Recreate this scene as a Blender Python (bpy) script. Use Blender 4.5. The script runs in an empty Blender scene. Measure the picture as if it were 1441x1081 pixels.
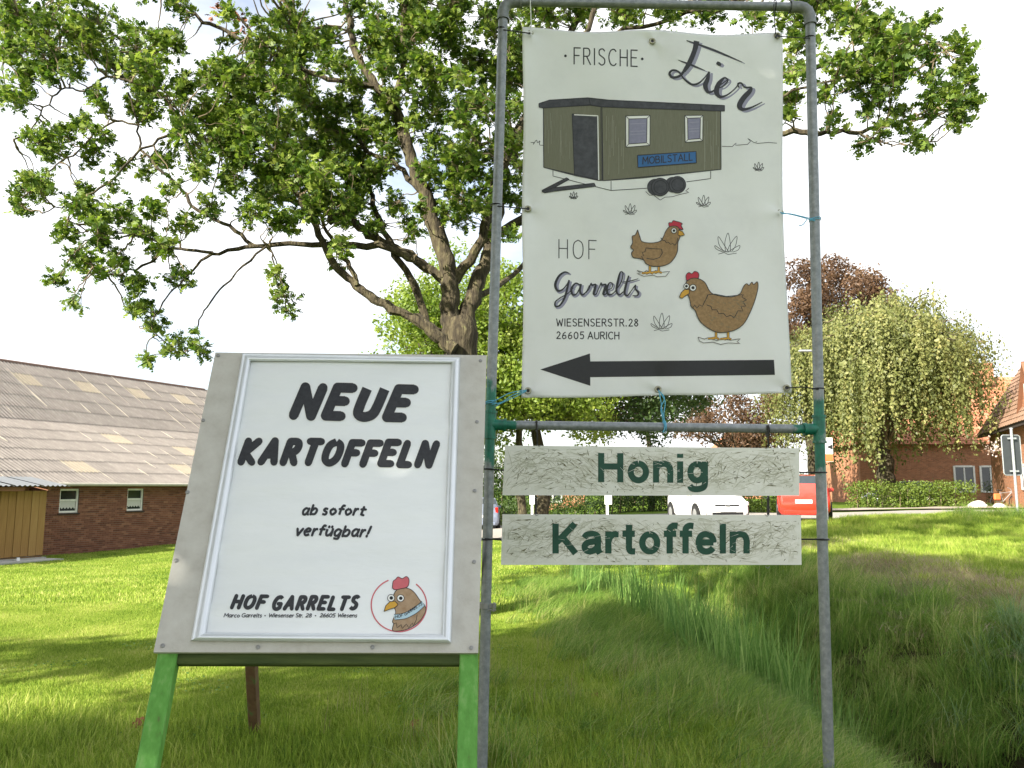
import bpy, bmesh, math, random
import numpy as np
from mathutils import Vector, Matrix, Euler
from mathutils.geometry import delaunay_2d_cdt

SC = bpy.context.scene
COL = SC.collection
# ------------------------------------------------------------------ camera, sky, sun, exposure
F = 1121.0; PITCH = math.atan(144.5 / F); EYE = 1.6
cam = bpy.data.cameras.new('camera'); camo = bpy.data.objects.new('camera', cam); COL.objects.link(camo)
cam.sensor_width = 36; cam.lens = F / 1441 * 36; cam.clip_start = .05; cam.clip_end = 3000
camo.location = (0, 0, EYE); camo.rotation_euler = (math.pi / 2 + PITCH, 0, 0)
SC.camera = camo
SUN = Vector((-.60, -.62, .50)).normalized()
w = bpy.data.worlds.new('World'); SC.world = w; w.use_nodes = True
nt = w.node_tree; nt.nodes.clear()
def N(t, typ, **k):
    n = t.nodes.new(typ)
    for a, b in k.items():
        if a.startswith('i_'):
            n.inputs[a[2:].replace('_', ' ')].default_value = b
        else: setattr(n, a, b)
    return n
sky = N(nt, 'ShaderNodeTexSky', sky_type='NISHITA', sun_disc=False)
sky.sun_elevation = math.asin(SUN.z); sky.sun_rotation = math.atan2(SUN.x, SUN.y) % (2 * math.pi)
sky.air_density = 1.0; sky.dust_density = 1.5; sky.ozone_density = 1.0
tc = N(nt, 'ShaderNodeTexCoord'); mp_ = N(nt, 'ShaderNodeMapping'); mp_.inputs['Scale'].default_value = (1, 1, 2.2)
mp_.inputs['Location'].default_value = (.35, .2, .1)
nz = N(nt, 'ShaderNodeTexNoise', i_Scale=2.3, i_Detail=7.0, i_Roughness=.55)
cr = N(nt, 'ShaderNodeValToRGB'); cr.color_ramp.elements[0].position = .36; cr.color_ramp.elements[1].position = .56; cr.color_ramp.elements[0].color = (.18, .18, .18, 1)
mx = N(nt, 'ShaderNodeMix', data_type='RGBA'); mx.inputs[7].default_value = (9.5, 9.6, 9.8, 1)
bg = N(nt, 'ShaderNodeBackground', i_Strength=.056); wo = N(nt, 'ShaderNodeOutputWorld')
L = nt.links.new
L(tc.outputs['Generated'], mp_.inputs[0]); L(mp_.outputs[0], nz.inputs['Vector']); L(nz.outputs[0], cr.inputs[0])
L(cr.outputs[0], mx.inputs[0]); scl_ = N(nt, 'ShaderNodeVectorMath', operation='SCALE'); scl_.inputs['Scale'].default_value = 1.7; L(sky.outputs[0], scl_.inputs[0]); L(scl_.outputs[0], mx.inputs[6]); L(mx.outputs[2], bg.inputs[0]); L(bg.outputs[0], wo.inputs[0])
sl = bpy.data.lights.new('sun', 'SUN'); sl.energy = 5.0; sl.angle = math.radians(.55); sl.color = (1, .93, .80)
so = bpy.data.objects.new('sun', sl); COL.objects.link(so)
so.rotation_euler = (-SUN).to_track_quat('-Z', 'Y').to_euler()
vs = SC.view_settings; vs.view_transform = 'Standard'; vs.look = 'None'; vs.gamma = 1; vs.use_curve_mapping = False
vs.exposure = 1.55
SC.cycles.transparent_max_bounces = 8; SC.cycles.max_bounces = 6; SC.cycles.diffuse_bounces = 3

# ------------------------------------------------------------------ helpers
RNG = np.random.default_rng(7); random.seed(7)
CP, SP = math.cos(PITCH), math.sin(PITCH)
def ray(px, py):
    x = (px - 720.5) / F; u = (540.5 - py) / F
    return Vector((x, CP - u * SP, SP + u * CP))
def atY(px, py, Y):
    d = ray(px, py); return Vector((0, 0, EYE)) + d * (Y / d.y)
def proj(p):
    z = p[2] - EYE; d = p[1] * CP + z * SP; u = -p[1] * SP + z * CP
    return 720.5 + F * p[0] / d, 540.5 - F * u / d
def on_plane(px, py, P, Nn):
    d = ray(px, py); o = Vector((0, 0, EYE)); return o + d * ((P - o).dot(Nn) / d.dot(Nn))
def sst(a, b, x):
    t = min(1, max(0, (x - a) / (b - a))); return t * t * (3 - 2 * t)
def lip(y): return 2.40 - .085 * y if y < 16 else 1.04
def Z(x, y):
    s = sst(6, 25, y)
    xs = [-40, -15, -2, 1, 6, 9, 60]; zs = [-.95, -.88, -.55, -.35, .30, .42, .45]
    g = float(np.interp(x, xs, zs)); z = s * g
    z += .30 * math.exp(-(((x - 14.5) / 4.5) ** 2 + ((y - 24) / 2.8) ** 2))
    u = x - lip(y)
    dep = 1.2 * (1 - sst(11.5, 17.5, y))
    if y < 19 and dep > 0 and -.6 < u < 6:
        if u < 1.5: q = sst(-.3, 1.5, u)
        elif u < 2.0: q = 1
        else: q = 1 - sst(1.9, 3.8, u)
        z -= dep * q
        z += .05 * math.sin(x * 3.1 + y * 1.7) * q
        z += .16 * sst(3.2, 5, u) * sst(4, 9, y)
    elif u >= 6 and y < 19: z += .16 * sst(4, 9, y) * (1 - s)
    z += .012 * math.sin(x * 2.1 + 1) * math.sin(y * 1.7) + .02 * math.sin(x * .7) * math.cos(y * .5)
    return z
def tag(o, label=None, cat=None, group=None, kind=None):
    for k, v in (('label', label), ('category', cat), ('group', group), ('kind', kind)):
        if v: o[k] = v
    return o
def empty(name, loc=(0, 0, 0), **k):
    o = bpy.data.objects.new(name, None); COL.objects.link(o); o.location = loc; o.empty_display_size = .1
    return tag(o, **k)
def link(name, me, parent=None, **k):
    o = bpy.data.objects.new(name, me); COL.objects.link(o)
    if parent is not None: setpar(o, parent)
    return tag(o, **k)
def wloc(p):
    v = Vector((0, 0, 0))
    while p is not None: v = v + Vector(p.location); p = p.parent
    return v
def setpar(o, p):
    # parents are never rotated when children are added, so a plain offset keeps world positions
    o.parent = p; o.location = Vector(o.location) - wloc(p)
class MB:
    """collects simple shapes into one mesh"""
    def __init__(s): s.v = []; s.f = []; s.c = []; s.mi = []
    def add(s, vs, fs, c=.5, mi=0):
        b = len(s.v); s.v += [tuple(v) for v in vs]; s.f += [tuple(b + i for i in f) for f in fs]
        s.c += [c] * len(fs); s.mi += [mi] * len(fs)
    def box(s, c, d, ax=None, col=.5, mi=0):
        c = Vector(c); X, Y, Zz = ax or (Vector((1, 0, 0)), Vector((0, 1, 0)), Vector((0, 0, 1)))
        vs = [c + X * (i * d[0] / 2) + Y * (j * d[1] / 2) + Zz * (k * d[2] / 2) for k in (-1, 1) for j in (-1, 1) for i in (-1, 1)]
        s.add(vs, [(0, 2, 3, 1), (4, 5, 7, 6), (0, 1, 5, 4), (2, 6, 7, 3), (0, 4, 6, 2), (1, 3, 7, 5)], col, mi)
    def bev(s, c, d, ax=None, b=.004, col=.5, mi=0):
        """box with chamfered edges"""
        c = Vector(c); X, Y, Zz = ax or (Vector((1, 0, 0)), Vector((0, 1, 0)), Vector((0, 0, 1)))
        bm = bmesh.new(); bmesh.ops.create_cube(bm, size=1)
        for v in bm.verts: v.co = Vector((v.co.x * d[0], v.co.y * d[1], v.co.z * d[2]))
        bmesh.ops.bevel(bm, geom=bm.edges[:], offset=b, segments=1, affect='EDGES')
        bm.verts.index_update()
        s.add([c + X * v.co.x + Y * v.co.y + Zz * v.co.z for v in bm.verts], [[v.index for v in f.verts] for f in bm.faces], col, mi); bm.free()
    def tube(s, pts, r, n=8, cap=True, col=.5, mi=0):
        pts = [Vector(p) for p in pts]
        rs = r if hasattr(r, '__len__') else [r] * len(pts)
        vs = []; fs = []
        up = Vector((.13, .21, .97)); prev = None
        for i, p in enumerate(pts):
            t = (pts[min(i + 1, len(pts) - 1)] - pts[max(i - 1, 0)]).normalized()
            if prev is None:
                a = t.cross(up)
                if a.length < .1: a = t.cross(Vector((1, 0, 0)))
            else: a = prev - t * prev.dot(t)
            a.normalize(); prev = a; bb = t.cross(a)
            for k in range(n):
                an = 2 * math.pi * k / n
                vs.append(p + (a * math.cos(an) + bb * math.sin(an)) * rs[i])
        for i in range(len(pts) - 1):
            for k in range(n):
                fs.append((i * n + k, i * n + (k + 1) % n, (i + 1) * n + (k + 1) % n, (i + 1) * n + k))
        if cap: fs += [tuple(range(n))[::-1], tuple((len(pts) - 1) * n + k for k in range(n))]
        s.add(vs, fs, col, mi)
    def build(s, name, mat, parent=None, smooth=False, **k):
        me = bpy.data.meshes.new(name); me.from_pydata(s.v, [], s.f)
        ms = mat if isinstance(mat, (list, tuple)) else [mat]
        for m in ms: me.materials.append(m)
        if len(ms) > 1: me.polygons.foreach_set('material_index', s.mi)
        at = me.attributes.new('v', 'FLOAT', 'FACE'); at.data.foreach_set('value', s.c)
        if smooth: me.polygons.foreach_set('use_smooth', [True] * len(s.f))
        bm = bmesh.new(); bm.from_mesh(me); bmesh.ops.recalc_face_normals(bm, faces=bm.faces); bm.to_mesh(me); bm.free()
        if smooth: me.set_sharp_from_angle(angle=math.radians(42))
        return link(name, me, parent, **k)
def nmesh(name, V, Fc, mat, val=None, smooth=False):
    """numpy mesh: V (n,3), Fc (m,k) same-size faces, val per face"""
    me = bpy.data.meshes.new(name); V = np.asarray(V, np.float32); Fc = np.asarray(Fc, np.int32); m, k = Fc.shape
    me.vertices.add(len(V)); me.vertices.foreach_set('co', V.ravel())
    me.loops.add(m * k); me.loops.foreach_set('vertex_index', Fc.ravel())
    me.polygons.add(m); me.polygons.foreach_set('loop_start', np.arange(0, m * k, k, dtype=np.int32))
    if smooth: me.polygons.foreach_set('use_smooth', np.ones(m, bool))
    if val is not None:
        at = me.attributes.new('v', 'FLOAT', 'FACE'); at.data.foreach_set('value', np.asarray(val, np.float32))
    me.update(calc_edges=True)
    if mat: me.materials.append(mat)
    return me

# ------------------------------------------------------------------ materials
def rampset(r, stops):
    e = r.color_ramp.elements
    while len(e) > 1: e.remove(e[-1])
    e[0].position = stops[0][0]; e[0].color = (*stops[0][1], 1)
    for p, c in stops[1:]:
        x = e.new(p); x.color = (*c, 1)
def mat(name, stops, rough=.7, scale=6, detail=5, bump=0, bscale=None, metal=0, spec=.4, attr=None, amix=.5, trans=0, stretch=None, space='Object', alpha=None, noise_amt=1.0, coat=0):
    """principled material; colour from noise (or a 'v' face attribute mixed with noise) through a ramp"""
    m = bpy.data.materials.new(name); m.use_nodes = True; t = m.node_tree; t.nodes.clear(); L = t.links.new
    if not isinstance(stops[0], (list, tuple)) : stops = [(0, [c * .88 for c in stops]), (1, [min(1, c * 1.1) for c in stops])]
    out = N(t, 'ShaderNodeOutputMaterial'); b = N(t, 'ShaderNodeBsdfPrincipled')
    b.inputs['Roughness'].default_value = rough; b.inputs['Metallic'].default_value = metal
    b.inputs['Specular IOR Level'].default_value = spec; b.inputs['Coat Weight'].default_value = coat
    tc = N(t, 'ShaderNodeTexCoord'); mp = N(t, 'ShaderNodeMapping')
    if stretch: mp.inputs['Scale'].default_value = stretch
    if space == 'World':
        g = N(t, 'ShaderNodeNewGeometry'); L(g.outputs['Position'], mp.inputs[0])
    else: L(tc.outputs[space], mp.inputs[0])
    nz = N(t, 'ShaderNodeTexNoise', i_Scale=scale, i_Detail=float(detail), i_Roughness=.62); L(mp.outputs[0], nz.inputs['Vector'])
    rp = N(t, 'ShaderNodeValToRGB'); rampset(rp, stops)
    src = nz.outputs[0]
    st = N(t, 'ShaderNodeMapRange'); st.inputs['From Min'].default_value = .28; st.inputs['From Max'].default_value = .72; L(src, st.inputs[0]); src = st.outputs[0]
    if attr:
        a = N(t, 'ShaderNodeAttribute', attribute_name=attr); mi = N(t, 'ShaderNodeMix', data_type='FLOAT'); mi.inputs[0].default_value = amix
        L(src, mi.inputs[2]); L(a.outputs['Fac'], mi.inputs[3]); src = mi.outputs[0]
    L(src, rp.inputs[0]); L(rp.outputs[0], b.inputs['Base Color'])
    if bump:
        bn = N(t, 'ShaderNodeBump', i_Strength=1.0, i_Distance=bump); n2 = N(t, 'ShaderNodeTexNoise', i_Scale=bscale or scale * 4, i_Detail=6.0)
        L(mp.outputs[0], n2.inputs['Vector']); L(n2.outputs[0], bn.inputs['Height']); L(bn.outputs[0], b.inputs['Normal'])
    sh = b.outputs[0]
    if trans:
        tr = N(t, 'ShaderNodeBsdfTranslucent'); ms = N(t, 'ShaderNodeMixShader'); ms.inputs[0].default_value = trans
        hs = N(t, 'ShaderNodeHueSaturation', i_Saturation=1.1, i_Value=1.5); L(rp.outputs[0], hs.inputs['Color']); L(hs.outputs[0], tr.inputs[0])
        L(b.outputs[0], ms.inputs[1]); L(tr.outputs[0], ms.inputs[2]); sh = ms.outputs[0]
    L(sh, out.inputs[0]); return m
M = {}
M['galv'] = mat('galvanised_steel', [(0, (.24, .26, .27)), (.5, (.34, .36, .37)), (1, (.46, .48, .49))], rough=.5, scale=30, metal=.35, bump=.0008, bscale=120)
M['zinc_worn'] = mat('worn_zinc', [(0, (.16, .175, .18)), (1, (.27, .285, .29))], rough=.6, scale=40, metal=.3)
def pipe_paint():
    m = bpy.data.materials.new('pipe_green_wear'); m.use_nodes = True; t = m.node_tree; L = t.links.new
    b = t.nodes['Principled BSDF']; b.inputs['Roughness'].default_value = .45
    a = N(t, 'ShaderNodeAttribute', attribute_name='paint'); tc = N(t, 'ShaderNodeTexCoord')
    n1 = N(t, 'ShaderNodeTexNoise', i_Scale=9.0, i_Detail=8.0, i_Roughness=.7); mpn = N(t, 'ShaderNodeMapping'); mpn.inputs['Scale'].default_value = (1, 1, .5)
    L(tc.outputs['Object'], mpn.inputs[0]); L(mpn.outputs[0], n1.inputs['Vector'])
    ad = N(t, 'ShaderNodeMath', operation='ADD'); L(a.outputs['Fac'], ad.inputs[0]); L(n1.outputs[0], ad.inputs[1])
    mr = N(t, 'ShaderNodeMapRange'); mr.inputs['From Min'].default_value = .94; mr.inputs['From Max'].default_value = 1.04; L(ad.outputs[0], mr.inputs[0])
    n2 = N(t, 'ShaderNodeTexNoise', i_Scale=26.0, i_Detail=8.0, i_Roughness=.7); L(tc.outputs['Object'], n2.inputs['Vector'])
    r1 = N(t, 'ShaderNodeValToRGB'); rampset(r1, [(.3, (.15, .165, .172)), (.5, (.225, .245, .252)), (.72, (.33, .35, .355))]); L(n2.outputs[0], r1.inputs[0])
    r2 = N(t, 'ShaderNodeValToRGB'); rampset(r2, [(.3, (.003, .07, .045)), (.55, (.006, .15, .095)), (.75, (.02, .22, .13))]); L(n2.outputs[0], r2.inputs[0])
    mx = N(t, 'ShaderNodeMix', data_type='RGBA'); L(mr.outputs[0], mx.inputs[0]); L(r1.outputs[0], mx.inputs[6]); L(r2.outputs[0], mx.inputs[7]); L(mx.outputs[2], b.inputs['Base Color'])
    im = N(t, 'ShaderNodeMapRange'); im.inputs['To Min'].default_value = .3; im.inputs['To Max'].default_value = 0; L(mr.outputs[0], im.inputs[0]); L(im.outputs[0], b.inputs['Metallic'])
    bn = N(t, 'ShaderNodeBump', i_Distance=.0008); L(n2.outputs[0], bn.inputs['Height']); L(bn.outputs[0], b.inputs['Normal'])
    return m
M['pipe'] = pipe_paint()
M['banner'] = mat('banner_vinyl', [(0, (.73, .75, .745)), (.5, (.79, .81, .80)), (1, (.82, .84, .83))], rough=.42, scale=3, detail=8, bump=.0025, bscale=9, trans=.12)
M['poster'] = mat('poster_paper', [(0, (.76, .79, .795)), (1, (.82, .845, .85))], rough=.35, scale=3, bump=.012, bscale=5, stretch=(.6, 1, 2.4), coat=.25)
M['ink'] = mat('black_ink', (.018, .019, .021), rough=.5, scale=40)
M['greyink'] = mat('charcoal_ink', [(0, (.022, .023, .027)), (1, (.038, .04, .046))], rough=.6, scale=60)
M['lav'] = mat('lavender_ink', (.30, .30, .40), rough=.6)
M['olive'] = mat('olive_print', [(0, (.12, .125, .08)), (1, (.19, .19, .13))], rough=.6, scale=70, stretch=(8, 1, .3))
M['wagon_line'] = mat('pale_grain_print', (.24, .24, .18), rough=.6)
M['charcoal'] = mat('charcoal_print', [(0, (.03, .032, .038)), (1, (.075, .08, .09))], rough=.6, scale=30)
M['pane_print'] = mat('lilac_print', (.24, .24, .34), rough=.6, scale=60)
M['blue'] = mat('blue_print', (.03, .13, .33), rough=.6)
M['brown'] = mat('brown_print', [(0, (.22, .135, .055)), (1, (.36, .23, .105))], rough=.6, scale=60)
M['red'] = mat('red_print', (.50, .03, .055), rough=.6)
M['yellow'] = mat('yellow_print', (.58, .32, .04), rough=.6)
M['whiteink'] = mat('white_print', (.78, .79, .76), rough=.6)
M['ltblue'] = mat('pale_blue_print', (.42, .58, .66), rough=.6)
M['alu'] = mat('silver_frame', [(0, (.70, .73, .76)), (1, (.78, .81, .84))], rough=.32, scale=5, metal=.35)
M['cement'] = mat('fibre_cement', [(0, (.44, .42, .375)), (.45, (.50, .485, .44)), (1, (.55, .54, .495))], rough=.9, scale=14, detail=10, bump=.0012, bscale=90)
M['greenwood'] = mat('green_painted_wood', [(0, (.10, .13, .035)), (.22, (.085, .26, .035)), (.6, (.11, .32, .05)), (1, (.19, .37, .10))], rough=.65, scale=9, detail=9, bump=.0015, bscale=30, stretch=(4, 4, .7))
M['darkrail'] = mat('weathered_dark_green_wood', [(0, (.03, .05, .012)), (1, (.09, .12, .03))], rough=.85, scale=8, bump=.0015, stretch=(.4, 4, 4))
M['brownwood'] = mat('weathered_brown_green_wood', [(0, (.10, .06, .03)), (.6, (.17, .10, .05)), (1, (.10, .17, .05))], rough=.9, scale=5, bump=.0015, stretch=(4, 4, .6))
M['osb'] = mat('white_painted_osb', [(0, (.62, .63, .54)), (.35, (.75, .76, .68)), (1, (.82, .82, .77))], rough=.75, scale=7, detail=10, bump=.002, bscale=26, stretch=(.6, 1, 1.8), attr='v', amix=.45)
M['strand'] = mat('osb_strand', [(0, (.50, .51, .40)), (.3, (.74, .745, .66)), (1, (.86, .86, .80))], rough=.75, scale=12, detail=8, bump=.001, bscale=60, attr='v', amix=.6)
M['faint'] = mat('faint_strand_edge', [(0, (.40, .40, .30)), (1, (.56, .555, .45))], rough=.9, scale=20)
M['pbrown'] = mat('faded_brown_print', [(0, (.30, .19, .10)), (1, (.42, .30, .19))], rough=.6, scale=50)
M['pred'] = mat('faded_red_print', (.58, .13, .15), rough=.6, scale=30)
M['crack'] = mat('grimy_gap', [(0, (.07, .07, .03)), (1, (.22, .21, .11))], rough=.9, scale=20)
M['signgreen'] = mat('dark_green_letters', [(0, (.006, .05, .03)), (1, (.014, .085, .05))], rough=.5, scale=14)
M['black'] = mat('black_plastic', (.012, .012, .013), rough=.45)
M['twine'] = mat('blue_twine', (.12, .42, .60), rough=.8, scale=60)
M['white'] = mat('white_plastic', (.78, .79, .79), rough=.4)
M['brass'] = mat('grommet_metal', (.36, .35, .26), rough=.4, metal=.6)
M['screw'] = mat('screw_metal', (.28, .28, .27), rough=.5, metal=.5)
M['bark'] = mat('oak_bark', [(0, (.014, .011, .008)), (.4, (.045, .036, .022)), (.75, (.095, .08, .045)), (1, (.16, .165, .065))], rough=.95, scale=7, detail=10, bump=.03, bscale=16, stretch=(2.2, 2.2, .5))
M['twig'] = mat('twig_bark', [(0, (.09, .07, .04)), (1, (.22, .17, .11))], rough=.9, scale=6, space='World')
M['oakleaf'] = mat('oak_leaf', [(0, (.018, .042, .009)), (.35, (.06, .11, .02)), (.65, (.16, .23, .04)), (1, (.33, .37, .10))], rough=.5, scale=1.3, attr='v', amix=.65, trans=.38, space='World', spec=.25)
M['browleaf'] = mat('withered_leaf', [(0, (.12, .04, .015)), (1, (.30, .12, .05))], rough=.8, scale=20, attr='v')
M['mapleleaf'] = mat('yellow_green_leaf', [(0, (.06, .11, .015)), (.5, (.17, .24, .035)), (1, (.32, .36, .07))], rough=.55, scale=.5, attr='v', amix=.6, trans=.4, space='World')
M['darkleaf'] = mat('dark_green_leaf', [(0, (.02, .045, .01)), (.6, (.05, .09, .018)), (1, (.11, .15, .03))], rough=.55, scale=.5, attr='v', amix=.6, trans=.35, space='World')
M['weepleaf'] = mat('weeping_leaf', [(0, (.05, .07, .02)), (.45, (.15, .17, .05)), (.8, (.25, .26, .09)), (1, (.36, .32, .12))], rough=.55, scale=.6, attr='v', amix=.7, trans=.35, space='World')
M['beechleaf'] = mat('copper_leaf', [(0, (.04, .026, .014)), (.5, (.11, .062, .034)), (1, (.20, .12, .06))], rough=.6, scale=.5, attr='v', amix=.6, trans=.3, space='World')
M['hedgeleaf'] = mat('hedge_leaf', [(0, (.06, .11, .015)), (.6, (.14, .20, .03)), (1, (.24, .29, .06))], rough=.55, scale=1, attr='v', amix=.7, trans=.3, space='World')
def grassmat(name, stops, trans=.35, pscale=.9):
    m = bpy.data.materials.new(name); m.use_nodes = True; t = m.node_tree; t.nodes.clear(); L = t.links.new
    out = N(t, 'ShaderNodeOutputMaterial'); b = N(t, 'ShaderNodeBsdfPrincipled', i_Roughness=.6); b.inputs['Specular IOR Level'].default_value = .2
    g = N(t, 'ShaderNodeNewGeometry'); n1 = N(t, 'ShaderNodeTexNoise', i_Scale=pscale, i_Detail=4.0); L(g.outputs['Position'], n1.inputs['Vector'])
    a = N(t, 'ShaderNodeAttribute', attribute_name='v'); oi = N(t, 'ShaderNodeObjectInfo')
    m1 = N(t, 'ShaderNodeMath', operation='MULTIPLY_ADD'); m1.inputs[1].default_value = .62; L(a.outputs['Fac'], m1.inputs[0])
    m0 = N(t, 'ShaderNodeMath', operation='MULTIPLY_ADD'); m0.inputs[1].default_value = .9; m0.inputs[2].default_value = -.26; L(n1.outputs[0], m0.inputs[0]); L(m0.outputs[0], m1.inputs[2])
    m2 = N(t, 'ShaderNodeMath', operation='MULTIPLY_ADD'); m2.inputs[1].default_value = .14; L(oi.outputs['Random'], m2.inputs[0]); L(m1.outputs[0], m2.inputs[2])
    rp = N(t, 'ShaderNodeValToRGB'); rampset(rp, stops); L(m2.outputs[0], rp.inputs[0]); L(rp.outputs[0], b.inputs['Base Color'])
    tr = N(t, 'ShaderNodeBsdfTranslucent'); hs = N(t, 'ShaderNodeHueSaturation', i_Value=1.4); L(rp.outputs[0], hs.inputs['Color']); L(hs.outputs[0], tr.inputs[0])
    ms = N(t, 'ShaderNodeMixShader'); ms.inputs[0].default_value = trans; L(b.outputs[0], ms.inputs[1]); L(tr.outputs[0], ms.inputs[2]); L(ms.outputs[0], out.inputs[0])
    return m
M['lawn'] = grassmat('lawn_grass', [(.15, (.08, .15, .016)), (.42, (.195, .29, .032)), (.72, (.32, .41, .06)), (.95, (.48, .48, .15))])
M['tall'] = grassmat('tall_grass', [(.12, (.045, .11, .018)), (.42, (.12, .225, .035)), (.72, (.23, .34, .06)), (.95, (.46, .44, .18))], pscale=.8)
M['reed'] = grassmat('reed_grass', [(.12, (.055, .13, .028)), (.5, (.13, .25, .05)), (.95, (.30, .42, .12))])
M['pale_reed'] = grassmat('pale_green_reed', [(.12, (.09, .16, .06)), (.5, (.17, .27, .11)), (.95, (.30, .38, .18))])
M['straw'] = grassmat('dry_mown_grass', [(.15, (.17, .13, .07)), (.5, (.33, .265, .155)), (.95, (.48, .41, .26))], trans=.15)
M['seed'] = grassmat('seed_stalk', [(.1, (.22, .19, .08)), (.9, (.38, .34, .18))], trans=.2)
M['asphalt'] = mat('pale_asphalt', [(0, (.26, .24, .215)), (1, (.37, .34, .30))], rough=.9, scale=3, detail=10, bump=.003, bscale=60)
M['paving'] = mat('paving', [(0, (.30, .25, .21)), (1, (.42, .36, .31))], rough=.9, scale=2, detail=9)
M['concrete'] = mat('concrete', [(0, (.34, .34, .31)), (1, (.50, .49, .46))], rough=.9, scale=5, bump=.003)
M['mortar'] = mat('mortar', (.26, .21, .17), rough=.95, scale=8)
M['brick'] = mat('red_brown_brick', [(0, (.11, .045, .03)), (.5, (.22, .09, .055)), (1, (.34, .17, .10))], rough=.9, scale=6, attr='v', amix=.75, bump=.003)
M['brick2'] = mat('orange_brick', [(0, (.30, .12, .06)), (1, (.42, .19, .10))], rough=.9, scale=3, attr='v', amix=.3)
def brickwall():
    t = M['brick2'].node_tree; L = t.links.new; bs = [n for n in t.nodes if n.type == 'BSDF_PRINCIPLED'][0]; src = bs.inputs['Base Color'].links[0].from_socket
    g = N(t, 'ShaderNodeNewGeometry'); sx_ = N(t, 'ShaderNodeSeparateXYZ'); ad = N(t, 'ShaderNodeMath', operation='ADD'); cx_ = N(t, 'ShaderNodeCombineXYZ')
    L(g.outputs['Position'], sx_.inputs[0]); L(sx_.outputs[0], ad.inputs[0]); L(sx_.outputs[1], ad.inputs[1]); L(ad.outputs[0], cx_.inputs[0]); L(sx_.outputs[2], cx_.inputs[1])
    bt = N(t, 'ShaderNodeTexBrick', i_Scale=1.0); bt.inputs['Brick Width'].default_value = .25; bt.inputs['Row Height'].default_value = .08; bt.inputs['Mortar Size'].default_value = .008
    bt.inputs['Color1'].default_value = (.75, .75, .75, 1); bt.inputs['Color2'].default_value = (1.2, 1.15, 1.1, 1); bt.inputs['Mortar'].default_value = (1.1, 1.6, 2.0, 1); L(cx_.outputs[0], bt.inputs['Vector'])
    mx = N(t, 'ShaderNodeMix', data_type='RGBA', blend_type='MULTIPLY'); mx.inputs[0].default_value = 1; L(src, mx.inputs[6]); L(bt.outputs[0], mx.inputs[7]); L(mx.outputs[2], bs.inputs['Base Color'])
brickwall()
M['sheet'] = mat('weathered_corrugated_sheet', [(0, (.11, .10, .09)), (.5, (.165, .148, .135)), (1, (.23, .21, .19))], rough=.9, scale=1.5, detail=8, attr='v', amix=.22, bump=.003)
M['sheet_y'] = mat('yellowed_light_sheet', [(0, (.19, .165, .13)), (1, (.27, .235, .175))], rough=.8, scale=3, detail=8)
M['sheet_d'] = mat('dark_metal_sheet', (.13, .14, .15), rough=.6, scale=4)
M['lichen'] = mat('pale_lichen', (.48, .43, .34), rough=.95)
M['ridge'] = mat('ridge_cap', (.20, .13, .10), rough=.9)
M['gutter'] = mat('pale_gutter', (.50, .47, .38), rough=.6)
M['shedwood'] = mat('tan_larch_boards', [(0, (.20, .105, .03)), (.5, (.30, .17, .055)), (1, (.37, .23, .085))], rough=.75, scale=3, detail=8, attr='v', amix=.5, stretch=(6, 6, .5))
M['beam'] = mat('orange_beam', (.22, .10, .055), rough=.7)
M['frame_w'] = mat('white_window_frame', (.80, .80, .77), rough=.4)
M['glass'] = mat('dark_window_glass', [(0, (.012, .015, .016)), (1, (.04, .05, .05))], rough=.06, scale=1.5, spec=.7)
M['curtain'] = mat('lace_curtain', (.62, .62, .60), rough=.9, scale=40)
M['tile_b'] = mat('brown_roof_tile', [(0, (.20, .115, .075)), (.5, (.27, .165, .11)), (1, (.33, .21, .15))], rough=.8, scale=3, attr='v', amix=.5)
M['tile_o'] = mat('orange_roof_tile', [(0, (.30, .11, .06)), (.5, (.42, .17, .09)), (1, (.55, .28, .18))], rough=.8, scale=2, attr='v', amix=.6)
M['darkwood'] = mat('dark_soffit', (.045, .035, .03), rough=.8)
M['car_red'] = mat('red_car_paint', (.62, .03, .015), rough=.3, coat=.8)
M['car_white'] = mat('white_car_paint', (.82, .82, .83), rough=.3, coat=.8)
M['car_blue'] = mat('silver_blue_car_paint', (.24, .28, .38), rough=.35, metal=.4, coat=.6)
M['car_dark'] = mat('dark_car_paint', (.03, .035, .05), rough=.3, coat=.7)
M['tyre'] = mat('tyre_rubber', (.018, .018, .018), rough=.85)
M['rim'] = mat('wheel_rim', (.42, .43, .44), rough=.35, metal=.6)
M['cglass'] = mat('car_glass', (.03, .04, .045), rough=.05, spec=.8)
M['lampred'] = mat('tail_light_red', (.45, .015, .01), rough=.2)
M['lampclr'] = mat('head_light', (.60, .62, .63), rough=.12)
M['plate'] = mat('number_plate_white', (.75, .75, .73), rough=.5)
M['signback'] = mat('grey_sign_back', (.055, .062, .068), rough=.5, metal=.2)
M['orange'] = mat('orange_print', (.70, .16, .05), rough=.5)
M['stone'] = mat('pale_stone', [(0, (.42, .40, .36)), (1, (.62, .60, .55))], rough=.9, scale=5, bump=.01)
M['stake'] = mat('pinkish_stake', (.42, .22, .15), rough=.9)
M['flower'] = mat('pale_flower', [(0, (.55, .40, .35)), (1, (.75, .68, .60))], rough=.8, attr='v')
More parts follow.
